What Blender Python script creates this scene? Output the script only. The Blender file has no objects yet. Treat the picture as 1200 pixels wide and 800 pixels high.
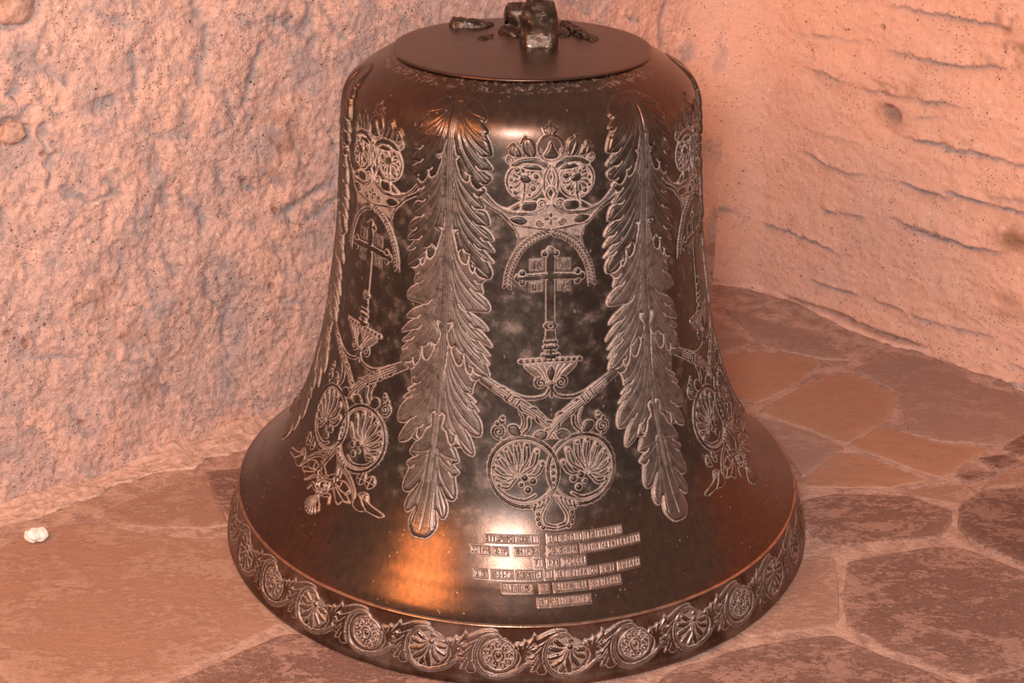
import bpy, bmesh, math, random
import numpy as np
from mathutils import Vector, Matrix

random.seed(7); RNG = np.random.default_rng(7)
S = bpy.context.scene
COL = S.collection

# ---------------------------------------------------------------- camera
def make_camera():
    D, H, pitch, yaw, roll = 2.2867, 1.3705, .4283, -.0047, .0113
    cp, sp, cy, sy = math.cos(pitch), math.sin(pitch), math.cos(yaw), math.sin(yaw)
    fw = Vector((sy*cp, cy*cp, -sp)); rt = Vector((cy, -sy, 0)); up = rt.cross(fw)
    r2 = rt*math.cos(roll)+up*math.sin(roll); u2 = up*math.cos(roll)-rt*math.sin(roll)
    m = Matrix((r2, u2, -fw)).transposed().to_4x4(); m.translation = (0, -D, H)
    cam = bpy.data.cameras.new('camera'); cam.sensor_width = 36; cam.lens = 1765.0/1200*36
    cam.clip_start = .02
    o = bpy.data.objects.new('camera', cam); COL.objects.link(o); o.matrix_world = m
    S.camera = o
make_camera()

# ---------------------------------------------------------------- light
W = bpy.data.worlds.new('world'); S.world = W; W.use_nodes = True
W.node_tree.nodes['Background'].inputs['Color'].default_value = (1.0, .82, .75, 1)
W.node_tree.nodes['Background'].inputs['Strength'].default_value = .58

def area_light(name, loc, target, size, power, color, shape='DISK'):
    L = bpy.data.lights.new(name, 'AREA'); L.shape = shape; L.size = size; L.energy = power; L.color = color
    o = bpy.data.objects.new(name, L); COL.objects.link(o); o.location = loc
    o.rotation_euler = (Vector(target)-Vector(loc)).to_track_quat('-Z', 'Y').to_euler()
    return o
area_light('camera_flash', (-.14, -2.24, 1.50), (.05, .3, .40), .34, 54, (1, .97, 1.0))
area_light('warm_lamp', (-1.20, -1.45, 1.66), (0, .1, .25), .80, 27, (1, .46, .16))

S.view_settings.view_transform = 'Standard'; S.view_settings.look = 'None'
S.view_settings.exposure = 0.08; S.view_settings.gamma = 1.0
S.view_settings.use_curve_mapping = False

# ---------------------------------------------------------------- measured outlines
# outer profile of the bell waist, from the ledge above the rim band up to the crown plate: (radius, height) in metres
WAIST = [(.4757,.0913),(.4702,.0948),(.4628,.1005),(.4525,.1100),(.4421,.1203),(.4323,.1300),(.4236,.1400),(.4081,.1600),(.3932,.1800),(.3799,.2000),
         (.3687,.2200),(.3593,.2400),(.3513,.2600),(.3440,.2800),(.3371,.3000),(.3244,.3400),(.3150,.3800),(.3072,.4200),
         (.3003,.4600),(.2939,.5000),(.2886,.5400),(.2847,.5800),(.2811,.6200),(.2779,.6600),(.2752,.7000),(.2729,.7270),
         (.2692,.7520),(.2652,.7670),(.2585,.7795),(.2480,.7905),(.2339,.8000),(.2162,.8100),(.2010,.8185)]
def catmull(pts, n=8, closed=False):
    P = np.asarray(pts, float)
    if closed: P = np.vstack([P[-1], P, P[0], P[1]])
    else: P = np.vstack([2*P[0]-P[1], P, 2*P[-1]-P[-2]])
    t = (np.arange(n)/n)[:, None]; out = []
    for i in range(1, len(P)-2):
        a, b, c, d = P[i-1], P[i], P[i+1], P[i+2]
        out.append(.5*((2*b)+(c-a)*t+(2*a-5*b+4*c-d)*t*t+(3*b-3*c+d-a)*t**3))
    o = np.vstack(out)
    return o if closed else np.vstack([o, P[-2]])
WP = catmull(WAIST, 10)
WS = np.r_[0, np.cumsum(np.hypot(*np.diff(WP, axis=0).T))]
ORN = {'crest': {'ring': (36.8, 659.7, 24.8),
           'vesica': [(1.2, 682.5), (7.7, 671.3), (10.1, 657.7), (7.4, 642.6), (0.8, 629.3), (-6.6, 619.8)],
           'tailarc': [(0.8, 629.3), (9.4, 617.7), (25.7, 611.5), (48.5, 613.8), (68.4, 618.5)],
           'oval_up': [(1.3, 675.0), (4.7, 664.7), (1.4, 655.6)],
           'oval_low': [(1.5, 651.4), (6.6, 641.8), (1.7, 631.8)],
           'band': [(2.1, 679.1), (7.9, 688.1), (21.4, 692.6), (35.1, 692.0), (47.3, 688.7), (56.3, 682.0), (49.1, 680.9), (38.6, 685.1), (24.8, 684.8), (12.9, 680.3),
                    (6.3, 676.4)],
           'band2': [(12.2, 676.2), (19.7, 682.1), (31.7, 682.7), (39.5, 679.7), (31.7, 676.6), (19.8, 675.7)],
           'curl': (57.0, 689.8, 5.3),
           'curl2': (12.2, 626.6, 7.5),
           'drop': [(1.3, 714.6), (4.9, 704.7), (9.9, 696.2), (7.0, 692.1), (1.2, 691.0)],
           'cup': [(1.2, 688.0), (11.2, 691.2), (15.4, 697.6), (14.6, 702.6)],
           'arch1': [(1.5, 724.6), (11.4, 720.7), (16.0, 714.0), (18.0, 705.7), (15.4, 697.6)],
           'peak': [(1.4, 738.2), (6.7, 735.2), (9.4, 728.9), (4.9, 725.8), (1.2, 724.7)],
           'arch2': [(22.2, 695.6), (22.2, 709.5), (27.4, 718.2), (34.8, 719.3), (39.4, 712.5), (38.5, 702.7), (32.4, 694.9)],
           'arch2in': [(29.9, 696.7), (27.3, 706.8), (31.7, 713.8), (35.0, 707.9), (33.3, 699.8)],
           'arch3': [(42.0, 694.2), (44.6, 704.7), (51.1, 709.8), (57.5, 704.7), (57.0, 696.9)],
           'lump': [(27.6, 661.7), (31.9, 667.3), (40.5, 669.2), (43.8, 663.8), (39.8, 657.4), (32.0, 657.2)],
           'blobs': [(47.4, 676.2, 5.2), (21.6, 665.9, 6.1), (55.7, 661.9, 4.2), (25.2, 649.2, 5.9), (49.8, 643.2, 5.3), (32.6, 673.5, 3.8), (55.9, 650.8, 3.6),
                     (39.2, 641.8, 3.2), (18.3, 656.4, 2.7), (30.5, 640.3, 3.1)],
           'stem': [(37.2, 655.9), (37.4, 644.0), (40.3, 630.1), (49.3, 618.9)],
           'trap': [(21.2, 629.0), (41.2, 628.2), (39.6, 617.8), (23.1, 617.4)],
           'tuft': [(43.0, 628.1), (51.0, 624.2), (62.9, 616.5), (53.9, 615.7), (44.9, 619.3)]},
 'ribbon': {'one': [(120.0, 654.1), (96.8, 640.3), (81.7, 624.9), (66.9, 616.3), (46.0, 612.1), (23.1, 614.0), (0.8, 625.9)],
            'two': [(120.1, 649.1), (95.6, 628.0), (71.0, 613.3), (54.0, 598.2), (28.4, 592.6), (1.1, 588.7)],
            'rim': [(69.7, 611.5), (54.1, 595.7), (45.9, 581.5), (45.6, 568.9), (50.7, 556.9)],
            'flower': (0.9, 604.8, 6.6),
            'spiral': (16.3, 598.9, 5.5),
            'leaf': [(33.3, 602.7), (43.5, 608.1), (57.8, 604.8), (48.8, 597.5), (38.5, 596.8)]},
 'garland': [(0.6, 584.8), (19.2, 579.3), (38.4, 565.2), (51.6, 545.5), (59.2, 525.5), (62.0, 507.8)],
 'cross': {'bar': [(0.8, 560.2), (5.4, 560.0), (5.7, 450.4), (7.7, 413.4), (8.9, 400.4), (0.7, 399.9)],
           'arm': [(1.0, 524.7), (45.4, 521.3), (45.5, 513.0), (1.0, 516.4)],
           'ends': [(0.8, 558.3, 5.3), (8.2, 553.5, 4.1), (45.4, 517.1, 5.9), (40.2, 524.4, 4.2), (40.3, 510.6, 4.2)],
           'knob': [(1.0, 451.3), (5.7, 451.0), (9.8, 445.7), (5.7, 440.8), (0.9, 441.1)],
           'rings': [[(0.8, 421.8), (7.1, 421.4)], [(0.8, 413.8), (8.3, 413.4)], [(0.7, 401.9), (10.8, 401.3)]],
           'tiles': [[(10.8, 545.2), (29.0, 543.9), (29.2, 528.6), (10.9, 529.9)], [(11.7, 511.3), (29.4, 510.0), (29.5, 496.6), (11.7, 498.0)]]},
 'basin': {'rim': [(0.6, 394.8), (22.9, 393.9), (45.0, 392.3)],
           'bowl': [(0.6, 392.2), (37.5, 388.6), (29.9, 376.1), (16.9, 365.9), (7.2, 356.9), (0.2, 355.4)],
           'ribs': [[(10.7, 388.3), (6.0, 376.4), (3.4, 362.0)], [(19.6, 387.7), (10.9, 376.0), (6.0, 361.8)], [(28.7, 386.9), (15.8, 375.7), (8.7, 361.6)]],
           'petal': [(0.6, 386.4), (6.2, 375.7), (0.3, 362.5)],
           'foot': (15.2, 360.2, 9.7),
           'tail': [(0.9, 356.7), (1.0, 339.5)],
           'wire': [(1.8, 350.8), (10.2, 339.9), (32.1, 336.7), (52.0, 342.1), (71.1, 352.4)]},
 'branch': {'main': [(98.6, 362.8), (71.9, 346.3), (58.1, 337.0), (38.0, 323.3), (18.2, 309.1), (1.7, 291.0), (-6.6, 278.7)],
            'bind': [(49.8, 341.4), (68.3, 332.2)],
            'lumps': [[(6.3, 284.3), (17.7, 288.2), (26.6, 281.0), (18.9, 273.4), (9.3, 276.1)],
                      [(45.4, 282.1), (50.7, 295.9), (62.6, 295.8), (63.3, 286.1), (53.7, 279.1)]],
            'stalk': [(32.8, 306.1), (34.1, 293.1), (44.4, 281.6)],
            'stalk2': [(47.1, 317.4), (42.0, 305.1), (44.0, 293.5), (52.2, 286.1)]},
 'medallion': {'ring': (43.5, 226.4, 51.2, 51.6),
               'volute': (77.8, 286.1, 11.2),
               'finial': [(73.0, 302.3, 4.4), (79.6, 297.7, 3.0), (71.4, 306.8, 2.7)],
               'origin': (52.2, 217.9),
               'tips': [(15.5, 238.9), (23.2, 257.4), (37.6, 267.1), (53.3, 269.0), (68.3, 260.4), (80.0, 247.5), (87.1, 232.5), (87.3, 218.1), (80.4, 205.9)],
               'bosses': [(42.2, 217.9, 5.8), (30.4, 212.9, 5.8), (38.1, 199.9, 5.8), (47.7, 207.6, 3.9)],
               'crescent': [(27.2, 192.3), (43.3, 184.7), (67.1, 189.6), (83.0, 202.9)],
               'leaf': [(2.9, 190.5), (17.1, 185.6), (26.6, 179.0), (34.5, 174.4), (22.9, 171.8), (13.5, 177.1), (5.7, 182.4)],
               'vesica_fill': [(0.2, 243.2), (5.4, 228.5), (3.9, 212.7), (-1.5, 198.7)],
               'seeds': [(-0.1, 233.7, 2.9), (-0.5, 224.1, 3.2), (-0.2, 214.6, 2.9), (-1.2, 206.0, 2.5)]},
 'loop': {'path': [(-1.2, 192.0), (10.3, 177.3), (19.0, 160.8), (17.1, 148.4), (8.2, 144.5), (-4.1, 143.1)],
          'beads': [(24.7, 163.4, 3.2), (25.2, 156.5, 3.2), (23.4, 149.7, 3.2), (18.5, 144.2, 2.9)]},
 'leaf': [{'out': [(-11.4, 772.5), (5.0, 777.9), (24.4, 773.0), (40.0, 758.0), (46.6, 745.4), (43.9, 738.6), (53.1, 727.6), (50.0, 722.3), (56.4, 711.2), (60.4, 694.7),
                   (49.5, 692.0), (61.7, 675.7), (48.2, 673.6), (60.8, 663.9), (56.4, 655.0), (50.9, 653.2), (42.5, 646.5), (34.1, 654.4), (30.7, 665.8), (28.2, 656.1),
                   (19.2, 661.2), (14.4, 674.1), (11.4, 684.4), (16.0, 690.4), (10.8, 693.3), (7.5, 705.1), (2.6, 725.5)],
           'tips': [(44.2, 741.9), (55.6, 713.3), (59.5, 694.7), (60.4, 676.8), (56.1, 658.3)]},
          {'out': [(1.0, 707.4), (13.9, 698.3), (28.0, 676.3), (46.1, 652.0), (52.7, 643.9), (45.5, 634.7), (52.2, 619.5), (42.3, 617.0), (54.8, 612.5), (60.3, 594.2),
                   (45.7, 593.6), (58.9, 585.3), (66.7, 572.2), (57.3, 570.9), (68.2, 555.5), (51.7, 558.3), (68.0, 539.5), (58.4, 542.0), (66.0, 526.0), (63.4, 515.6),
                   (50.6, 517.7), (43.8, 524.3), (42.4, 531.3), (39.4, 523.5), (34.7, 532.3), (33.1, 550.5), (30.1, 535.9), (23.3, 537.4), (18.4, 548.4), (21.7, 556.8),
                   (16.7, 552.2), (14.2, 561.2), (10.2, 578.4), (16.8, 583.7), (10.0, 584.6), (6.8, 593.4)],
           'tips': [(50.8, 619.8), (58.6, 595.2), (65.8, 572.5), (67.1, 556.1), (66.7, 540.5), (63.3, 518.0)]},
          {'out': [(-4.6, 597.9), (6.2, 586.2), (18.2, 565.5), (41.3, 541.3), (57.4, 530.4), (61.8, 518.4), (51.4, 506.4), (54.2, 493.2), (45.4, 493.6), (61.5, 480.3),
                   (64.4, 466.0), (35.4, 463.4), (54.4, 450.6), (64.9, 437.5), (48.4, 439.9), (61.1, 428.7), (72.2, 413.2), (50.0, 422.1), (70.5, 399.6), (57.4, 404.4),
                   (70.5, 386.4), (65.1, 388.3), (71.6, 371.8), (69.7, 368.2), (59.9, 369.3), (50.6, 373.4), (47.0, 380.3), (45.3, 370.1), (38.0, 376.6), (33.0, 399.6),
                   (30.4, 384.3), (24.0, 381.6), (18.8, 390.0), (14.0, 402.5), (18.7, 410.0), (11.9, 406.8), (7.0, 417.4), (6.0, 426.8), (12.8, 436.8), (12.3, 444.7),
                   (4.5, 443.5), (0.9, 464.4)],
           'tips': [(52.0, 494.2), (63.4, 469.2), (63.9, 439.0), (70.9, 414.1), (69.6, 400.4), (69.6, 387.5), (70.3, 371.0)]},
          {'out': [(-9.3, 458.3), (6.1, 445.2), (13.4, 425.6), (29.0, 407.0), (58.6, 386.8), (67.2, 372.0), (52.9, 360.3), (48.7, 347.4), (48.0, 340.3), (40.2, 340.2),
                   (54.9, 328.0), (47.7, 328.0), (60.7, 314.2), (52.6, 316.0), (64.7, 299.0), (68.5, 283.4), (65.3, 276.4), (52.7, 278.2), (43.5, 286.0), (54.2, 269.7),
                   (60.7, 254.8), (59.9, 247.1), (51.0, 249.4), (42.4, 256.4), (31.1, 275.1), (28.9, 261.3), (22.6, 262.5), (16.4, 277.6), (9.7, 284.2), (11.7, 300.2),
                   (5.5, 305.9), (0.6, 313.9)],
           'tips': [(47.8, 342.9), (57.0, 324.3), (62.7, 304.0), (65.7, 281.0), (59.1, 250.9)]},
          {'out': [(0.2, 319.1), (10.2, 310.4), (18.4, 290.8), (35.4, 270.0), (39.4, 258.9), (29.3, 255.7), (32.4, 251.5), (39.7, 235.6), (31.5, 230.1), (42.5, 218.8),
                   (37.2, 211.8), (43.3, 188.4), (40.9, 177.3), (30.1, 178.3), (16.6, 195.2), (31.8, 168.9), (33.7, 153.2), (28.0, 147.2), (16.6, 158.2), (21.7, 141.6),
                   (21.8, 131.4), (17.1, 121.5), (10.5, 115.2), (1.1, 114.1)],
           'tips': [(38.0, 236.7), (40.9, 219.0), (41.1, 180.4), (30.7, 150.7), (20.0, 129.7)]}],
 'pendant': {'mask': (2.0, 130.6, 22.8),
             'shell': [(-4.9, 104.0), (12.5, 98.3), (19.9, 83.6), (13.7, 70.8), (8.2, 67.4)],
             'shellc': (-9.0, 104.4),
             'shelltips': [(14.2, 94.6), (19.3, 78.8), (8.7, 68.5)],
             'arm': [(12.4, 173.5), (41.3, 165.6), (63.1, 150.2), (78.7, 130.0)],
             'bits': [[(61.8, 169.1), (72.0, 182.4), (79.5, 171.1), (71.6, 161.1)], [(80.1, 170.0), (90.9, 180.4), (99.1, 169.2), (89.1, 160.4)]],
             'serr': [(21.0, 142.3), (39.4, 153.2), (60.5, 145.0), (56.4, 136.8), (69.6, 128.8), (54.3, 125.9), (48.7, 118.4), (35.6, 126.3)],
             'tail': [(77.4, 129.6), (77.7, 147.0), (92.4, 152.1), (103.8, 138.9), (134.3, 131.6), (130.4, 126.1), (107.2, 128.0), (91.5, 124.3)]},
 'frieze': {'scroll': [(1.4, 66.2), (0.5, 75.9), (-7.3, 82.6), (-18.4, 82.5), (-29.1, 75.4), (-35.7, 62.0), (-37.4, 47.3), (-33.5, 32.7), (-22.5, 20.5), (-6.8, 16.7),
                       (10.9, 19.7), (24.7, 26.5), (36.6, 36.5), (50.3, 42.5), (62.6, 38.4)],
            'leafL': [(-45.6, 21.0), (-49.9, 27.3), (-57.4, 25.5), (-54.2, 33.5), (-64.1, 36.6), (-55.0, 42.4), (-64.1, 47.5), (-53.9, 52.7), (-60.4, 61.1),
                      (-49.3, 66.3), (-52.0, 75.7), (-41.1, 82.5), (-28.2, 88.6), (-13.4, 90.8), (-4.8, 87.5), (-18.6, 85.1), (-31.2, 77.3), (-39.5, 63.0), (-41.8, 49.0),
                      (-39.0, 31.6), (-36.5, 23.1)],
            'leafR': [(9.2, 66.6), (19.1, 65.7), (23.4, 70.4), (31.5, 70.2), (35.6, 75.5), (40.2, 73.0), (47.9, 79.6), (50.3, 85.1), (54.3, 74.9), (46.6, 68.8),
                      (50.4, 63.0), (42.6, 59.4), (44.7, 50.8), (36.0, 48.0), (39.0, 40.3), (30.5, 34.8), (22.8, 30.1), (29.3, 41.8), (29.6, 52.5), (23.0, 60.6)],
            'boss': (-0.2, 62.4),
            'tips': [(-21.0, 72.1), (-29.0, 60.7), (-30.4, 46.1), (-25.0, 32.7), (-14.6, 25.3), (-1.8, 24.1), (11.1, 32.7), (19.9, 44.1), (19.6, 56.5)],
            'ctr': (-2.6, 51.3)}}
INSCRIPTION = [(127.1, [(-106.4, -63.3), (-62.0, -26.9), (-14.3, 37.2), (40.0, 101.5)]), (109.2, [(-129.4, -98.8), (-96.3, -73.5), (-64.6, -28.2), (-15.6, 29.3), (34.4, 129.8)]), (91.9, [(-37.3, -23.5), (-17.2, 0.6), (4.5, 40.7)]), (74.7, [(-126.8, -105.3), (-101.5, -67.5), (-65.0, -27.4), (-22.4, -11.0), (-7.3, 57.4), (61.6, 83.3), (88.8, 125.5)]), (55.7, [(-86.7, -41.8), (-31.7, -18.0), (-10.3, 38.3), (43.7, 91.9)]), (34.8, [(-36.4, -21.4), (-18.9, 11.4), (12.9, 42.5)])]
STONES = [('big',
  [(-0.881, -0.179), (-0.824, -0.084), (-0.728, -0.059), (-0.623, -0.101), (-0.527, -0.109), (-0.455, -0.107), (-0.362, -0.341), (-0.44, -0.411), (-0.528, -0.5),
   (-0.641, -0.617), (-0.714, -0.516), (-0.768, -0.444), (-0.831, -0.37)]),
 ('tan', [(-0.721, -0.019), (-0.578, 0.111), (-0.529, 0.003), (-0.499, -0.056), (-0.535, -0.068), (-0.692, -0.058)]),
 ('red', [(-0.57, 0.121), (-0.509, 0.138), (-0.467, 0.055), (-0.497, -0.036), (-0.513, -0.014), (-0.536, 0.033)]),
 ('red', [(-0.351, -0.374), (-0.429, -0.44), (-0.501, -0.5), (-0.523, -0.615), (-0.118, -0.642), (0.047, -0.546), (-0.055, -0.406)]),
 ('tan', [(-0.77, -0.475), (-0.73, -0.517), (-0.665, -0.618), (-0.783, -0.62), (-0.844, -0.446)]),
 ('orange', [(0.433, 0.654), (0.525, 0.679), (0.629, 0.652), (0.641, 0.618), (0.559, 0.508), (0.48, 0.436), (0.445, 0.47)]),
 ('orange', [(0.483, 0.398), (0.642, 0.559), (0.703, 0.574), (0.766, 0.491), (0.778, 0.476), (0.714, 0.354), (0.628, 0.27), (0.582, 0.321)]),
 ('grey', [(0.717, 0.599), (0.815, 0.688), (0.905, 0.634), (1.06, 0.472), (1.02, 0.344), (0.927, 0.275), (0.814, 0.289), (0.766, 0.316), (0.785, 0.488)]),
 ('orange', [(0.639, 0.26), (0.714, 0.339), (0.768, 0.302), (0.81, 0.272), (0.901, 0.257), (0.843, 0.205), (0.78, 0.145)]),
 ('orange', [(0.523, 0.116), (0.604, 0.222), (0.649, 0.223), (0.751, 0.129), (0.682, 0.108), (0.535, 0.101)]),
 ('dark', [(0.928, 0.251), (0.997, 0.322), (0.988, 0.239), (0.968, 0.225)]), ('dark', [(0.876, 0.216), (0.919, 0.224), (0.948, 0.202), (0.898, 0.174)]),
 ('dark', [(0.814, 0.149), (0.854, 0.163), (0.886, 0.158), (0.828, 0.131)]),
 ('red',
  [(0.514, 0.049), (0.576, 0.072), (0.701, 0.069), (0.765, 0.023), (0.757, -0.012), (0.725, -0.063), (0.636, -0.076), (0.55, -0.1), (0.515, -0.074), (0.504, -0.027)]),
 ('dark', [(0.791, 0.033), (0.841, 0.088), (0.948, 0.109), (0.869, -0.148), (0.848, -0.146), (0.78, -0.067), (0.773, -0.031)]),
 ('red',
  [(0.559, -0.15), (0.602, -0.134), (0.711, -0.102), (0.759, -0.106), (0.857, -0.186), (0.788, -0.412), (0.673, -0.454), (0.569, -0.385), (0.524, -0.326),
   (0.532, -0.244)]),
 ('tan', [(0.492, -0.134), (0.533, -0.143), (0.504, -0.315), (0.488, -0.327), (0.372, -0.357), (0.327, -0.342), (0.409, -0.235)]),
 ('red', [(0.238, -0.452), (0.36, -0.392), (0.491, -0.358), (0.546, -0.401), (0.653, -0.473), (0.722, -0.569), (0.117, -0.6)]),
 ('tan', [(0.705, 0.093), (0.804, 0.111), (0.824, 0.103), (0.789, 0.053), (0.718, 0.075)]),
 ('grey', [(0.47, 0.376), (0.573, 0.307), (0.619, 0.249), (0.526, 0.141), (0.505, 0.26)]), ('grey', [(0.438, 0.88), (0.511, 0.727), (0.434, 0.68)]),
 ('grey', [(0.478, 0.921), (0.666, 0.76), (0.711, 0.65), (0.648, 0.656), (0.546, 0.71)]), ('red', [(0.683, -0.466), (0.783, -0.427), (0.782, -0.529), (0.74, -0.568)]),
 ('tan', [(0.893, 0.152), (0.965, 0.189), (0.955, 0.131), (0.845, 0.103)])]
RWALL = {'hole': (0.451, 0.498),
 'ledges': [[(0.202, 0.626), (0.295, 0.634), (0.384, 0.638)], [(0.35, 0.716), (0.556, 0.727), (0.629, 0.724), (0.719, 0.721)],
            [(0.433, 0.627), (0.548, 0.632), (0.65, 0.636), (0.732, 0.649)], [(0.262, 0.553), (0.372, 0.544), (0.484, 0.546), (0.576, 0.546)],
            [(0.511, 0.463), (0.611, 0.46), (0.762, 0.469)], [(0.259, 0.361), (0.346, 0.353), (0.462, 0.36), (0.58, 0.362)],
            [(0.003, 0.204), (0.094, 0.173), (0.234, 0.18), (0.353, 0.16)], [(0.324, 0.251), (0.4, 0.264)], [(0.473, 0.277), (0.586, 0.272), (0.722, 0.276)],
            [(0.631, 0.376), (0.707, 0.368), (0.783, 0.372)], [(0.315, 0.074), (0.369, 0.077), (0.459, 0.076), (0.517, 0.078)],
            [(0.587, 0.081), (0.656, 0.078), (0.728, 0.087)], [(0.448, -0.009), (0.521, -0.007), (0.584, 0.003)],
            [(0.654, -0.0), (0.736, -0.0), (0.813, 0.005), (0.843, 0.012)]],
 'pin': (0.402, 0.673),
 'stains': [(0.696, 0.736), (0.658, 0.672), (0.774, 0.312), (0.451, 0.56), (0.713, 0.68)]}
LWALL = {'gouges': [[(1.31, 0.77), (1.32, 0.721), (1.333, 0.684)], [(1.327, 0.827), (1.32, 0.799)], [(1.199, 0.731), (1.224, 0.689), (1.238, 0.634)],
            [(1.062, 0.454), (1.106, 0.438), (1.185, 0.411)], [(1.071, 0.411), (1.119, 0.389)], [(1.102, 0.793), (1.108, 0.747)], [(1.447, 0.757), (1.458, 0.671)],
            [(1.62, 0.607), (1.625, 0.559)], [(1.618, 0.661), (1.626, 0.619)], [(1.636, 0.696), (1.652, 0.673)], [(1.3, 0.586), (1.29, 0.593)],
            [(1.594, 0.541), (1.55, 0.52), (1.508, 0.529)], [(1.349, 0.459), (1.345, 0.422)], [(1.497, 0.689), (1.527, 0.677)], [(1.261, 0.489), (1.236, 0.471)],
            [(1.658, 0.731), (1.67, 0.723)], [(1.183, 0.775), (1.143, 0.767)]],
 'stone': [(1.644, 0.865), (1.671, 0.657)]}
CORNER_XY = (0.4676, 1.1216)
DIR_L = (-0.764377, -0.644769)
DIR_R = (0.679814, -0.733385)

# ---------------------------------------------------------------- small helpers
def noise2(x, y, seed=0):
    """smooth value noise in 0..1 on arrays"""
    x = np.asarray(x, float); y = np.asarray(y, float)
    xi = np.floor(x).astype(np.int64); yi = np.floor(y).astype(np.int64); fx = x-xi; fy = y-yi
    def h(i, j):
        n = (i*374761393+j*668265263+seed*974711) & 0xffffffff
        n = ((n ^ (n >> 13))*1274126177) & 0xffffffff
        return ((n ^ (n >> 16)) & 0xffff)/65535.
    sx = fx*fx*fx*(fx*(fx*6-15)+10); sy = fy*fy*fy*(fy*(fy*6-15)+10)
    a = h(xi, yi)*(1-sx)+h(xi+1, yi)*sx; b = h(xi, yi+1)*(1-sx)+h(xi+1, yi+1)*sx
    return a*(1-sy)+b*sy
def fbm(x, y, oct=5, seed=0, gain=.5):
    t = 0; a = 1; s = 0
    for k in range(oct):
        t = t+a*(noise2(x*2**k+k*7.3, y*2**k-k*3.1, seed+k)-.5); s += a; a *= gain
    return t/s*2

def mesh_np(name, co, faces, mat=None, attrs=None, smooth=True):
    """mesh from arrays; faces an (n,4) or (n,3) index array"""
    me = bpy.data.meshes.new(name)
    co = np.ascontiguousarray(co, np.float32); faces = np.ascontiguousarray(faces, np.int32)
    n, k = faces.shape
    me.vertices.add(len(co)); me.vertices.foreach_set('co', co.ravel())
    me.loops.add(n*k); me.loops.foreach_set('vertex_index', faces.ravel())
    me.polygons.add(n); me.polygons.foreach_set('loop_start', np.arange(n, dtype=np.int32)*k)
    me.polygons.foreach_set('use_smooth', np.full(n, smooth, bool))
    me.update(calc_edges=True); me.validate()
    for an, av in (attrs or {}).items():
        a = me.attributes.new(an, 'FLOAT', 'POINT'); a.data.foreach_set('value', np.ascontiguousarray(av, np.float32))
    if mat: me.materials.append(mat)
    return me
def link(name, me, parent=None):
    o = bpy.data.objects.new(name, me); COL.objects.link(o)
    if parent is not None: o.parent = parent
    return o
def copy_part(o, parent, rz):
    """copy of a part (and its sub-parts), turned about the bell's axis"""
    c = o.copy(); COL.objects.link(c); c.parent = parent; c.rotation_euler = (0, 0, rz)
    for ch in list(o.children):
        d = ch.copy(); COL.objects.link(d); d.parent = c
    return c
def grid_faces(nu, nv, wrap=False):
    i = np.arange(nv-1)[:, None]*nu; j = np.arange(nu if wrap else nu-1)[None]; j2 = (j+1) % nu
    return np.stack([i+j, i+j2, i+nu+j2, i+nu+j], -1).reshape(-1, 4)
def lathe(name, prof, n, mat, closed=False):
    P = np.asarray(prof, float); th = np.linspace(0, 2*np.pi, n, endpoint=False)
    co = np.stack([P[:, :1]*np.sin(th), -P[:, :1]*np.cos(th), np.repeat(P[:, 1:2], n, 1)], -1).reshape(-1, 3)
    return mesh_np(name, co, grid_faces(n, len(P), True), mat)

# ---------------------------------------------------------------- materials
class NT:
    def __init__(s, name):
        s.m = bpy.data.materials.new(name); s.m.use_nodes = True; s.t = s.m.node_tree
        s.b = s.t.nodes['Principled BSDF']
    def n(s, typ, **kw):
        x = s.t.nodes.new(typ)
        for k, v in kw.items():
            if k in x.inputs: s.set(x.inputs[k], v)
            else: setattr(x, k, v)
        return x
    def set(s, sock, v):
        if hasattr(v, 'is_output') or isinstance(v, bpy.types.NodeSocket): s.t.links.new(v, sock)
        else: sock.default_value = v
    def pos(s, scale=(1, 1, 1)):
        g = s.n('ShaderNodeNewGeometry'); mp = s.n('ShaderNodeMapping'); s.set(mp.inputs[0], g.outputs['Position']); s.set(mp.inputs['Scale'], scale)
        return mp.outputs[0]
    def noise(s, vec, scale, detail=4, rough=.55, dist=0):
        x = s.n('ShaderNodeTexNoise'); s.set(x.inputs['Vector'], vec); x.inputs['Scale'].default_value = scale
        x.inputs['Detail'].default_value = detail; x.inputs['Roughness'].default_value = rough; x.inputs['Distortion'].default_value = dist
        return x.outputs['Fac']
    def ramp(s, f, a, b, lo=0., hi=1.):
        x = s.n('ShaderNodeMapRange'); s.set(x.inputs[0], f); x.interpolation_type = 'SMOOTHSTEP'
        for i, v in zip((1, 2, 3, 4), (a, b, lo, hi)): x.inputs[i].default_value = v
        return x.outputs[0]
    def math(s, op, a, b=0., clamp=False):
        x = s.n('ShaderNodeMath'); x.operation = op; x.use_clamp = clamp; s.set(x.inputs[0], a); s.set(x.inputs[1], b); return x.outputs[0]
    def mix(s, f, a, b):
        x = s.n('ShaderNodeMix'); x.data_type = 'RGBA'; s.set(x.inputs[0], f)
        s.set(x.inputs[6], a if not isinstance(a, tuple) else (*a, 1)); s.set(x.inputs[7], b if not isinstance(b, tuple) else (*b, 1)); return x.outputs[2]
    def mixf(s, f, a, b):
        x = s.n('ShaderNodeMix'); s.set(x.inputs[0], f); s.set(x.inputs[2], a); s.set(x.inputs[3], b); return x.outputs[0]
    def attr(s, name):
        x = s.n('ShaderNodeAttribute'); x.attribute_name = name; return x.outputs['Fac']
    def bump(s, h, dist, strength=1.):
        x = s.n('ShaderNodeBump'); s.set(x.inputs['Height'], h); x.inputs['Distance'].default_value = dist; x.inputs['Strength'].default_value = strength
        s.set(s.b.inputs['Normal'], x.outputs[0])
    def out(s, color, rough, metal=0.):
        s.set(s.b.inputs['Base Color'], color); s.set(s.b.inputs['Roughness'], rough); s.set(s.b.inputs['Metallic'], metal); return s.m

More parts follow.
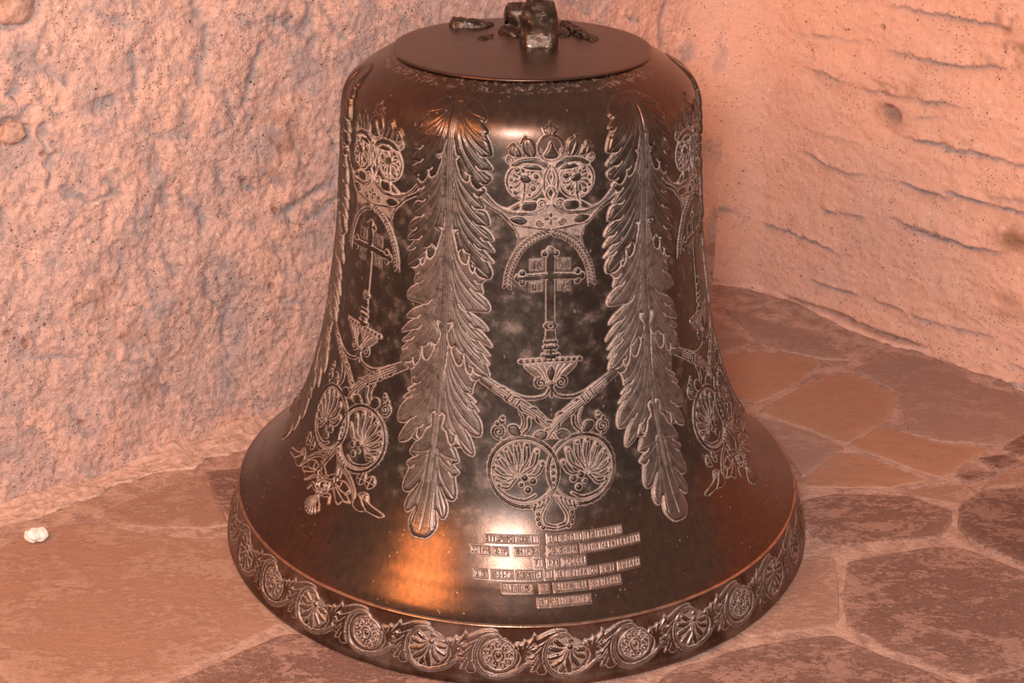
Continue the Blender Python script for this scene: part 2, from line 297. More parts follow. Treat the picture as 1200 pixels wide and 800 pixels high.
def bronze_material():
    t = NT('aged bronze')
    p = t.pos(); g = t.n('ShaderNodeNewGeometry'); sx = t.n('ShaderNodeSeparateXYZ'); t.set(sx.inputs[0], g.outputs['Position']); z = sx.outputs['Z']
    big = t.noise(p, 9, 5, .6); mid = t.noise(p, 45, 5, .62); fine = t.noise(p, 260, 3, .6)
    streak = t.noise(t.pos((60, 60, 5)), 1.6, 4, .6)
    zz = t.math('ADD', z, t.math('MULTIPLY', t.math('SUBTRACT', big, .5), .10))
    pat = t.math('MULTIPLY', t.ramp(zz, .175, .25), t.ramp(zz, .765, .725))
    pat = t.math('MULTIPLY', pat, t.ramp(mid, .25, .6, .72, 1.))
    bare = t.mix(t.ramp(streak, .35, .7), (.098, .046, .026), (.068, .034, .022))
    dark = t.mix(t.ramp(mid, .35, .7), (.032, .0255, .021), (.080, .056, .042))
    col = t.mix(pat, bare, dark)
    # scuffs and pale specks
    v = t.n('ShaderNodeTexVoronoi'); t.set(v.inputs['Vector'], t.pos((1, 1, .45))); v.inputs['Scale'].default_value = 95; v.inputs['Randomness'].default_value = 1
    speck = t.math('MULTIPLY', t.ramp(v.outputs['Distance'], .17, .08), t.ramp(t.noise(p, 23, 2), .50, .60))
    haze = t.math('MULTIPLY', t.ramp(mid, .52, .78), .22)
    d = t.attr('dust')
    crust = t.math('MULTIPLY', t.math('MULTIPLY', t.ramp(z, .8065, .8105), t.ramp(z, .8195, .8182)), t.ramp(t.noise(p, 120, 3, .7), .5, .66, 0, .36))
    dn = t.math('MULTIPLY', d, t.ramp(t.noise(p, 90, 4, .65), .22, .55, .45, 1.08), True)
    f = t.math('MAXIMUM', dn, t.math('MULTIPLY', haze, t.math('ADD', pat, .12)))
    f = t.math('MAXIMUM', f, t.math('MULTIPLY', speck, .34)); f = t.math('MAXIMUM', f, crust); f = t.math('MAXIMUM', f, t.math('MULTIPLY', t.ramp(z, .0915, .0885), t.ramp(t.noise(p, 18, 5, .65), .35, .7, .02, .22)))  # rim band film: brightness of the reflected floor painted in as pale dust
    edge_glint = t.math('MULTIPLY', t.math('MULTIPLY', t.ramp(z, .0893, .0903), t.ramp(z, .0930, .0917)), t.ramp(mid, .3, .6, .35, .9)); col = t.mix(edge_glint, col, (.50, .27, .17))  # bright highlight along the ledge edge painted into the bronze colour
    dustc = t.mix(t.ramp(fine, .3, .7), (.42, .285, .23), (.58, .42, .35))
    col = t.mix(f, col, dustc)
    rough = t.mixf(pat, t.math('ADD', t.ramp(mid, .3, .7, .22, .26), t.ramp(z, .5, .75, 0, .11)), t.ramp(mid, .3, .7, .42, .54)); rough = t.mixf(f, rough, .85)
    metal = t.mixf(pat, 1., .85); metal = t.mixf(f, metal, .0)
    t.bump(t.math('ADD', t.math('MULTIPLY', mid, .6), t.math('MULTIPLY', fine, .25)), .0007, .5)
    t.set(t.b.inputs['Coat Weight'], t.mixf(f, t.mixf(pat, .34, .10), 0.)); t.b.inputs['Coat Roughness'].default_value = .31
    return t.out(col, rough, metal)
def crown_material():
    t = NT('broken bronze'); p = t.pos(); a = t.noise(p, 60, 5, .65)
    col = t.mix(t.ramp(a, .3, .62), (.03, .020, .016), (.10, .062, .044)); col = t.mix(t.ramp(t.noise(p, 110, 3), .64, .72, 0, .8), col, (.45, .33, .27))
    t.bump(a, .003, .6); return t.out(col, t.ramp(a, .3, .7, .32, .5), t.ramp(a, .55, .6, .9, .3))
def plaster_material():
    t = NT('lime plaster'); p = t.pos(); k = t.attr('side')
    a = t.noise(p, 6, 6, .65, .4); b = t.noise(p, 30, 7, .70, .3); c = t.noise(p, 190, 4, .65); e = t.noise(p, 85, 5, .7)
    left = t.mix(t.ramp(a, .36, .62), (.78, .45, .335), (.62, .385, .315)); left = t.mix(t.ramp(b, .46, .64, 0, .80), left, (.46, .315, .275)); left = t.mix(t.ramp(e, .50, .64, 0, .75), left, (.36, .23, .185))
    right = t.mix(t.ramp(a, .36, .64), (.86, .445, .30), (.80, .435, .31)); right = t.mix(t.ramp(b, .50, .68, 0, .62), right, (.66, .355, .245)); right = t.mix(t.ramp(e, .56, .68, 0, .5), right, (.50, .265, .185))
    col = t.mix(k, left, right)
    col = t.mix(t.ramp(c, .62, .78, 0, .55), col, (.27, .155, .11)); col = t.mix(t.ramp(t.noise(p, 120, 3), .60, .70, 0, .5), col, (.93, .66, .54))
    col = t.mix(t.math('MULTIPLY', t.attr('groove'), t.ramp(e, .25, .6, .5, 1.15), True), col, (.30, .255, .255))  # grey shade and mineral dirt of gouges, ledges and patches put into the colour
    col = t.mix(t.attr('stain'), col, (.33, .15, .085))  # brown of stains, pits, holes and the gap at the foot
    v = t.n('ShaderNodeTexVoronoi'); t.set(v.inputs['Vector'], p); v.inputs['Scale'].default_value = 48
    pit = t.math('MULTIPLY', t.ramp(v.outputs['Distance'], .14, .05), t.ramp(b, .50, .60)); v2 = t.n('ShaderNodeTexVoronoi'); t.set(v2.inputs['Vector'], p); v2.inputs['Scale'].default_value = 125; pit = t.math('MAXIMUM', pit, t.math('MULTIPLY', t.ramp(v2.outputs['Distance'], .22, .10), t.ramp(t.noise(p, 17, 4), .50, .58, 0, .8)))
    col = t.mix(t.math('MULTIPLY', pit, .85), col, (.09, .055, .045))
    h = t.math('SUBTRACT', t.math('ADD', t.math('MULTIPLY', e, .8), t.math('MULTIPLY', c, .4)), t.math('MULTIPLY', pit, .7))
    t.bump(t.math('MULTIPLY', h, t.mixf(k, 1., .55)), .009, .8)
    return t.out(col, .92)
def stone_material(name, c1, c2, c3, scale=1., rough=.6):
    t = NT(name); p = t.pos(); q = t.pos((1, 1.9, 1)); a = t.noise(q, 10*scale, 7, .68, .5); b = t.noise(q, 72*scale, 8, .80, .5); c = t.noise(p, 420, 3, .65); big = t.noise(p, 5, 3, .5)
    col = t.mix(t.ramp(a, .34, .64), c1, c2)
    m = t.math('ADD', b, t.math('MULTIPLY', t.math('SUBTRACT', a, .5), .9))
    col = t.mix(t.ramp(m, .50, .575, 0, .95), col, c3); col = t.mix(t.ramp(t.noise(q, 26*scale, 5, .7), .60, .72, 0, .6), col, (c1[0]*.55, c1[1]*.52, c1[2]*.5))
    col = t.mix(t.ramp(c, .56, .70, 0, .5), col, (.58, .36, .27)); col = t.mix(t.ramp(c, .42, .30, 0, .55), col, (c1[0]*.4, c1[1]*.38, c1[2]*.36))
    e = t.attr('edge'); col = t.mix(t.math('MULTIPLY', e, t.ramp(b, .35, .6, .0, .75)), col, (.50, .285, .205))
    t.bump(t.math('ADD', m, t.math('MULTIPLY', c, .4)), .004, .85); return t.out(col, t.ramp(b, .3, .7, rough-.1, rough+.15))
def simple_rock(name, c1, c2, bump=.004):
    t = NT(name); p = t.pos(); a = t.noise(p, 60, 5, .65)
    t.bump(a, bump, .8); return t.out(t.mix(t.ramp(a, .35, .65), c1, c2), .9)

def joint_material():
    t = NT('floor joint mortar'); p = t.pos(); a = t.noise(p, 26, 6, .7, .4); c = t.noise(p, 130, 5, .7)
    col = t.mix(t.ramp(a, .36, .62), (.36, .19, .135), (.56, .325, .235)); col = t.mix(t.ramp(c, .56, .68, 0, .7), col, (.24, .125, .09)); col = t.mix(t.ramp(c, .44, .36, 0, .5), col, (.66, .42, .32))
    t.bump(t.math('ADD', a, c), .006, .9); return t.out(col, .9)
BRONZE = bronze_material(); BROKEN = crown_material()
PLASTER = plaster_material()
FIELD = simple_rock('field stone', (.36, .20, .145), (.58, .35, .26), .008)
MORTAR = simple_rock('pale mortar', (.46, .27, .20), (.68, .41, .31), .012)
JOINT = joint_material()
STONE_M = {'big': stone_material('tan flagstone', (.40, .19, .115), (.335, .155, .095), (.46, .245, .16), .7),
           'tan': stone_material('pink flagstone', (.38, .185, .12), (.32, .155, .10), (.47, .26, .18)),
           'red': stone_material('red brown flagstone', (.215, .096, .066), (.17, .075, .052), (.39, .205, .145)),
           'dark': stone_material('dark red flagstone', (.15, .062, .042), (.125, .053, .037), (.31, .155, .108)),
           'orange': stone_material('smooth orange flagstone', (.45, .212, .118), (.37, .165, .090), (.42, .215, .130), .6, .5),
           'grey': stone_material('greyish pink flagstone', (.36, .195, .14), (.31, .165, .12), (.43, .25, .185))}

# ---------------------------------------------------------------- walls: swept along a path with a rounded inner corner
CORNER = np.array(CORNER_XY); DL = np.array(DIR_L); DR = np.array(DIR_R)
RAD = .16; TAN = RAD/math.tan(math.acos(DL@DR)/2)
def wall_path(t):
    """signed distance along the wall foot from the corner, t<0 left wall, t>0 right wall -> (xy, inward normal)"""
    t = np.asarray(t, float)
    half = math.acos(DL@DR)/2; bis = (DL+DR)/np.linalg.norm(DL+DR); cen = CORNER+bis*RAD/math.sin(half)
    nl = np.array([-DL[1], DL[0]]); nl = nl if nl@bis > 0 else -nl; nr = np.array([-DR[1], DR[0]]); nr = nr if nr@bis > 0 else -nr
    xy = np.where((t < 0)[..., None], CORNER-t[..., None]*DL, CORNER+t[..., None]*DR)
    n = np.where((t < 0)[..., None], nl, nr)
    k = np.clip((t+TAN)/(2*TAN), 0, 1)[..., None]
    a = -nl*(1-k)-nr*k; a = a/np.linalg.norm(a, axis=-1, keepdims=True)
    arc = (np.abs(t) < TAN)[..., None]
    return np.where(arc, cen+a*RAD, xy), np.where(arc, -a, n)
def seg_dist(x, y, pts):
    """distance to a polyline and position along it, plus the offset below it"""
    best = np.full(x.shape, 9.); below = np.zeros(x.shape)
    P = np.asarray(pts, float)
    for a, b in zip(P[:-1], P[1:]):
        d = b-a; L2 = d@d+1e-12; k = np.clip(((x-a[0])*d[0]+(y-a[1])*d[1])/L2, 0, 1)
        dx = x-a[0]-k*d[0]; dy = y-a[1]-k*d[1]; dd = np.hypot(dx, dy); s = dd < best
        best = np.where(s, dd, best); below = np.where(s, -dy, below)
    return best, below
def wall_left():
    t = np.arange(0, 2.25, .0036); z = np.r_[np.arange(-.02, 1.02, .0036), np.arange(1.03, 2.2, .02)]
    T, Zz = np.meshgrid(t, z); wob = fbm(T*9, Zz*9, 3, 5)
    h = .016*fbm(T*3.2, Zz*3.2, 3, 11)+.007*fbm(T*11+wob, Zz*9, 4, 21)+.0030*fbm(T*48+wob*2, Zz*34, 4, 31)+.0030*fbm(T*130, Zz*110, 3, 41)
    gro = np.zeros_like(h); sta = np.zeros_like(h)
    G = [(g, 1.) for g in LWALL['gouges']]
    r = random.Random(3)
    for k in range(230):
        a = math.radians(r.uniform(50, 100) if r.random() < .75 else r.uniform(15, 50)); L = r.uniform(.025, .10); c = (r.uniform(.1, 2.2), r.uniform(.05, 1.0))
        q = [(c[0]+s*L*math.cos(a)*-1+r.uniform(-.008, .008), c[1]+s*L*math.sin(a)*-1) for s in (-.5, 0, .5)]
        G.append((q, r.uniform(.35, .9)))
    for g, w in G:
        g = np.asarray(g, float); lo = g.min(0)-.05; hi = g.max(0)+.05
        i0, i1 = np.searchsorted(z, (lo[1], hi[1])); j0, j1 = np.searchsorted(t, (lo[0], hi[0]))
        if i1-i0 < 2 or j1-j0 < 2: continue
        sl = (slice(i0, i1), slice(j0, j1)); x = T[sl]+.008*fbm(T[sl]*45, Zz[sl]*45, 3, 77); y = Zz[sl]+.008*fbm(T[sl]*45+9, Zz[sl]*45, 3, 78)
        d, _ = seg_dist(x, y, g); wd = .0105; d = d/np.clip(.75+.9*fbm(x*40, y*40, 3, 79), .25, 2)
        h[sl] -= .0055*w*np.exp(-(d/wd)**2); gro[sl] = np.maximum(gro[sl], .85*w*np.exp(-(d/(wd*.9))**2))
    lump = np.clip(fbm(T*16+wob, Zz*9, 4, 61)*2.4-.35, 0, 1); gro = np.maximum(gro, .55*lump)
    for (a, b), rr in zip(LWALL['stone'], (.040, .022)):           # field stones that show through the plaster
        d = np.hypot(T-a, (Zz-b)*1.15)+.012*fbm(T*40, Zz*40, 3, 71)
        m = np.clip((rr-d)/.006, 0, 1); h -= .010*m+.008*np.exp(-((d-rr-.002)/.006)**2)
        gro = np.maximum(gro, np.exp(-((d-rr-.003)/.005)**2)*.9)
    for k in range(60):                                             # small dark pits
        a, b = r.uniform(.2, 2), r.uniform(.05, .95); d = np.hypot(T-a, Zz-b)+.002*fbm(T*90, Zz*90, 2, 72); rr = r.uniform(.003, .009)
        m = np.clip((rr-d)/.003, 0, 1); h -= .004*m; sta = np.maximum(sta, m*.8)
    sta = np.maximum(sta, np.clip(fbm(T*6, Zz*6, 4, 91)*2-.75, 0, .6)*np.clip(fbm(T*50, Zz*50, 3, 92)*2+.4, 0, 1))
    xy, n = wall_path(-T)
    f = np.clip((T-.02)/.12, 0, 1); hh = (h-.012)*f; surf = [(a, b, float(hh[np.abs(z-b).argmin(), np.abs(t-a).argmin()])) for a, b in LWALL['stone']]
    co = np.concatenate([xy+n*hh[..., None], Zz[..., None]], -1).reshape(-1, 3)
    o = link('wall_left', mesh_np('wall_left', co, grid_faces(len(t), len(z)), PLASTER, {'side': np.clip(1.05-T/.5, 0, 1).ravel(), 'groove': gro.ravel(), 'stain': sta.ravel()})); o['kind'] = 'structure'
    for k, ((a, b, hs), rr) in enumerate(zip(surf, (.040, .023))):
        bm = bmesh.new(); bmesh.ops.create_icosphere(bm, subdivisions=4, radius=1); c, nn = wall_path(np.array([-a])); c = c[0]; nn = nn[0]; tg = np.array([-nn[1], nn[0]])
        for v in bm.verts:
            p = v.co; s = 1+.30*float(fbm(np.array([p.x*1.6+p.z+k*5]), np.array([p.y*1.6-p.z]), 4, 801)[0]); u_, w_, e_ = p.x*rr*s, p.y*rr*.85*s, p.z*.017*s
            q = c+tg*u_+nn*(hs+e_); v.co = (q[0], q[1], b+w_)
        me = bpy.data.meshes.new('field_stone'); bm.to_mesh(me); bm.free(); me.materials.append(FIELD)
        for q in me.polygons: q.use_smooth = True
        link('field_stone', me, o)
def wall_right():
    t = np.arange(0, 1.7, .0036); z = np.r_[np.arange(-.02, .98, .0036), np.arange(.99, 2.2, .02)]
    T, Zz = np.meshgrid(t, z); wob = fbm(T*6, Zz*6, 3, 105)
    h = .012*fbm(T*2.6, Zz*4, 3, 111)+.006*fbm(T*6, Zz*16+wob*.6, 4, 121)+.0016*fbm(T*70, Zz*90, 4, 131)
    rough = np.clip((T-.25)/.35, .12, 1); h += rough*.0035*np.abs(fbm(T*22, Zz*48+wob, 4, 141))
    gro = np.zeros_like(h); sta = np.zeros_like(h); r = random.Random(5)
    led = [(l, 1.) for l in RWALL['ledges']]
    for k in range(16):
        a = r.uniform(.85, 1.6); b = r.uniform(.05, .95); L = r.uniform(.1, .25); led.append(([(a-L/2, b+r.uniform(-.01, .01)), (a, b), (a+L/2, b+r.uniform(-.01, .01))], .8))
    for k in range(12):
        a = r.uniform(.3, .85); b = r.uniform(.05, .8); L = r.uniform(.04, .12); led.append(([(a-L/2, b+r.uniform(-.006, .006)), (a+L/2, b+r.uniform(-.006, .006))], .4))
    for l, w in led:
        l = np.asarray(l, float); lo = l.min(0)-.08; hi = l.max(0)+.08
        i0, i1 = np.searchsorted(z, (lo[1], hi[1])); j0, j1 = np.searchsorted(t, (lo[0], hi[0]))
        if i1-i0 < 2 or j1-j0 < 2: continue
        sl = (slice(i0, i1), slice(j0, j1)); x = T[sl]; y = Zz[sl]+.011*fbm(T[sl]*12, Zz[sl]*6, 4, 177)+.004*fbm(T[sl]*60, Zz[sl]*30, 3, 178)
        d, below = seg_dist(x, y, l)
        end = np.clip(1.15-np.abs(x-.5*(l[0, 0]+l[-1, 0]))/(.5*(l[-1, 0]-l[0, 0])+.02), 0, .3)/.3
        up = np.exp(-np.clip(-below, 0, 9)/.035)*(below < 0); dn = np.exp(-np.clip(below, 0, 9)/.012)*(below >= 0)
        w = w*np.clip(.55+1.1*fbm(x*11, y*3, 3, 176), .08, 1.1); h[sl] += w*end*(.0065*up-.0065*dn)                            # an overhanging flake with a recess under it
        gro[sl] = np.maximum(gro[sl], w*end*np.exp(-((below-.004)/.0052)**2))  # grey shadow line under the flake painted into the wall colour
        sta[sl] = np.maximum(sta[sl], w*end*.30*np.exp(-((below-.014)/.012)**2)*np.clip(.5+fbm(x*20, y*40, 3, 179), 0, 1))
    a, b = RWALL['hole']; d = np.hypot((T-a)/1.6, Zz-b+.25*(T-a))+.004*fbm(T*60, Zz*60, 3, 181); m = np.clip((.019-d)/.010, 0, 1)
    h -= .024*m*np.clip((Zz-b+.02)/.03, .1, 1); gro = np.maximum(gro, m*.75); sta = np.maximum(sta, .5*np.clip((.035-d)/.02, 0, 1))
    a, b = RWALL['pin']; m = np.clip((.008-np.hypot((T-a), (Zz-b)*1.3))/.004, 0, 1); h -= .012*m; sta = np.maximum(sta, m)
    for a, b in RWALL['stains']:
        d = np.hypot((T-a)/1.7, Zz-b); sta = np.maximum(sta, np.clip((.04-d)/.03, 0, 1)*np.clip(fbm(T*26, Zz*26, 4, 191)*2.2+.25, 0, .9))
    sta = np.maximum(sta, np.clip(fbm(T*5, Zz*12, 4, 195)*2-.9, 0, .5)*rough)
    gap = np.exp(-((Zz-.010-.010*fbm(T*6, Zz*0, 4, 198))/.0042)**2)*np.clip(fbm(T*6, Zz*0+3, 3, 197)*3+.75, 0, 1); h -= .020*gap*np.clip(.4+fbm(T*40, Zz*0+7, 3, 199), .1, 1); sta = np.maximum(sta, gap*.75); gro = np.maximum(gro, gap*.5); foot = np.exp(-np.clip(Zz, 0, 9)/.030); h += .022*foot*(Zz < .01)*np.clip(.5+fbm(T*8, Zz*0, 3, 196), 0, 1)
    xy, n = wall_path(T); f = np.clip((T-.02)/.12, 0, 1); hh = (h-.004)*f
    co = np.concatenate([xy+n*hh[..., None], Zz[..., None]], -1).reshape(-1, 3)
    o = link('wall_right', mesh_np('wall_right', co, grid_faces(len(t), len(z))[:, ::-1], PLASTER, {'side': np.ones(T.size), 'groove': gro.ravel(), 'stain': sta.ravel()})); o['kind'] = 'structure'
wall_left(); wall_right()

def fillet():
    """rough band of mortar along the foot of the left wall"""
    t = np.arange(.12, 2.2, .006); s = np.linspace(0, 1, 26); T, K = np.meshgrid(t, s)
    xy0, n = wall_path(-T); 
    wd = .046+.022*fbm(T*7, T*0, 3, 201)+.018*fbm(T*22, T*0, 4, 202)
    foot = np.hypot(*(xy0[0]).T); d0 = np.abs((xy0[0]*n[0]).sum(1))
    near = np.sqrt(np.maximum(0, .505**2-((xy0[0]-n[0]*(xy0[0]*n[0]).sum(1)[:, None])**2).sum(1)))
    room = np.where(near > 0, d0-near-.006, .2); wd = np.minimum(wd, np.clip(room, .004, .2)[None])
    hgt = .026*np.clip(wd/.08, .15, 1.2)
    x = -.02+K*(wd+.02); zc = np.where(K < .12, hgt*1.0, hgt*np.clip((1-(K-.12)/.88), 0, 1)**1.7)-.0035*(K > .97)
    zc = zc+.009*fbm(T*26, K*4, 4, 203)*(1-K)*np.clip(K*4, 0, 1)+.003*fbm(T*80, K*20, 3, 204)
    co = np.concatenate([xy0+n*x[..., None], zc[..., None]], -1).reshape(-1, 3)
    o = link('trim_1', mesh_np('mortar_fillet', co, grid_faces(len(t), len(s)), MORTAR)); o['kind'] = 'structure'
    o['label'] = 'pale mortar fillet along the foot of the left wall'
fillet()

# ---------------------------------------------------------------- floor and flagstones
def smooth_closed(P, it=1):
    P = np.asarray(P, float)
    for _ in range(it):
        Q = np.roll(P, -1, 0); P = np.stack([P*.94+Q*.06, P*.06+Q*.94], 1).reshape(-1, 2)
    return P
def floor():
    x = np.arange(-2.2, 2.4, .02); y = np.arange(-2.6, 1.35, .02); X, Y = np.meshgrid(x, y)
    Zf = -.0035+.0022*fbm(X*14, Y*14, 4, 301)+.0012*fbm(X*60, Y*60, 2, 302)
    # earth heaped up against the foot of the right wall
    nr = np.array([-DR[1], DR[0]]); nr = nr if nr@(-CORNER) > 0 else -nr
    dr = (X-CORNER[0])*nr[0]+(Y-CORNER[1])*nr[1]
    Zf += .006*np.exp(-np.clip(dr, 0, 9)/.05)*(1+fbm(X*9, Y*9, 3, 303))
    co = np.stack([X, Y, Zf], -1).reshape(-1, 3)
    fl = link('floor', mesh_np('floor', co, grid_faces(len(x), len(y)), JOINT)); fl['kind'] = 'structure'
    stones = list(STONES)
    # more of the same paving beyond the frame
    r = random.Random(12)
    def inside_known(c, m=.0):
        return (abs(c[0]) < .80+m and c[1] > -.72-m)
    for i in range(-8, 9):
        for j in range(-9, 3):
            cx = i*.30+(j % 2)*.15; cy = -.60+j*.26
            if inside_known((cx, cy), .16): continue
            if cy > -.46 and abs(cx) < 1.02: continue
            a = np.linspace(0, 2*np.pi, 6, endpoint=False)+math.pi/6
            P = [(cx+.158*math.cos(q)+r.uniform(-.02, .02), cy+.150*math.sin(q)+r.uniform(-.02, .02)) for q in a]
            ok = all(((np.array(p)-CORNER)@np.array([-DR[1], DR[0]]))*np.sign((-CORNER)@np.array([-DR[1], DR[0]])) > .03 and
                     ((np.array(p)-CORNER)@np.array([-DL[1], DL[0]]))*np.sign((-CORNER)@np.array([-DL[1], DL[0]])) > .10 for p in P)
            if ok: stones.append((r.choice(['red', 'tan', 'dark', 'red', 'big', 'grey']), P))
    for k, (kind, P) in enumerate(stones):
        P = np.array(P, float)
        if ((np.roll(P, -1, 0)[:, 0]-P[:, 0])*(np.roll(P, -1, 0)[:, 1]+P[:, 1])).sum() > 0: P = P[::-1]
        P = smooth_closed(P, 1)
        # subdivide edges and roughen the outline
        Q = []
        for a, b in zip(P, np.roll(P, -1, 0)):
            n = max(1, int(np.hypot(*(b-a))/.012))
            Q += [a+(b-a)*s/n for s in range(n)]
        Q = np.array(Q); Q = Q+.0035*np.stack([fbm(Q[:, 0]*45, Q[:, 1]*45, 3, 400), fbm(Q[:, 0]*45, Q[:, 1]*45, 3, 420)], -1)
        c = Q.mean(0); Q = Q+(Q-c)/np.hypot(*(Q-c).T)[:, None]*.0062; n = len(Q); top = r.uniform(-.0012, .0006) if kind != 'dark' else .0006
        if np.hypot(*c) < .75: top = min(top, -.0003)
        tng = np.roll(Q, -1, 0)-np.roll(Q, 1, 0); nrm = np.stack([tng[:, 1], -tng[:, 0]], -1); nrm /= np.linalg.norm(nrm, axis=1)[:, None]+1e-9
        rings = []
        for off, zz, e in ((0, -.014, 1.), (0, top-.0034, 1.), (-.0022, top-.0008, .8), (-.006, top, .35)):
            rings.append((Q+nrm*off, np.full(n, zz), np.full(n, e)))
        for s in (.75, .4): rings.append((c+(rings[3][0]-c)*s, np.full(n, top)+.0008*fbm(rings[3][0][:, 0]*9*s, rings[3][0][:, 1]*9*s, 2, 430), np.zeros(n)))
        co = np.concatenate([np.c_[q, zz] for q, zz, _ in rings]+[np.array([[c[0], c[1], top]])]); ed = np.concatenate([e for *_, e in rings]+[np.zeros(1)])
        f = [tuple(int(v) for v in q) for q in grid_faces(n, len(rings), True)]; L = (len(rings)-1)*n; M = len(co)-1
        f += [(L+i, L+(i+1) % n, M) for i in range(n)]
        me = bpy.data.meshes.new('flagstone'); me.from_pydata(co.tolist(), [], f); me.update()
        a = me.attributes.new('edge', 'FLOAT', 'POINT'); a.data.foreach_set('value', ed.astype(np.float32))
        me.materials.append(STONE_M[kind]); link('flagstone', me, fl)
floor()

# ---------------------------------------------------------------- the bell
BELL = bpy.data.objects.new('church_bell', None); COL.objects.link(BELL); BELL.empty_display_size = .3
BELL['label'] = 'large brown bronze church bell with acanthus and cross reliefs standing on the flagstones'
BELL['category'] = 'bell'

def bell_body():
    prof = [(.34, .02), (.42, .012), (.452, .0955)]
    outer = [(r, z) for r, z in WP]
    crown = [(.1984, .8182), (.1979, .8195)]
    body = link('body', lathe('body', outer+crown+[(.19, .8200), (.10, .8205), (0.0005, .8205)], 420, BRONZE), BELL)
    band = [(.455, .02), (.470, .0005), (.492, .0), (.4985, .0015), (.5, .006)]
    for z in np.linspace(.012, .0875, 20): band.append((.5-.0242*z/.0914, z))
    band += [(.4770, .0890), (.4772, .0900), (.4768, .0909), (.4758, .0914), (.4745, .0915), (.4690, .0900), (.455, .0890)]
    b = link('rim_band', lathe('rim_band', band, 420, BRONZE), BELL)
    plate = [(.1955, .8190), (.1988, .8202), (.1994, .8216), (.1988, .8232), (.1972, .8238), (.190, .8240), (.15, .8250), (.10, .8258), (.05, .8262), (.0005, .8263)]
    link('crown_plate', lathe('crown_plate', plate, 240, BRONZE), BELL)
    return b
RIM = bell_body()

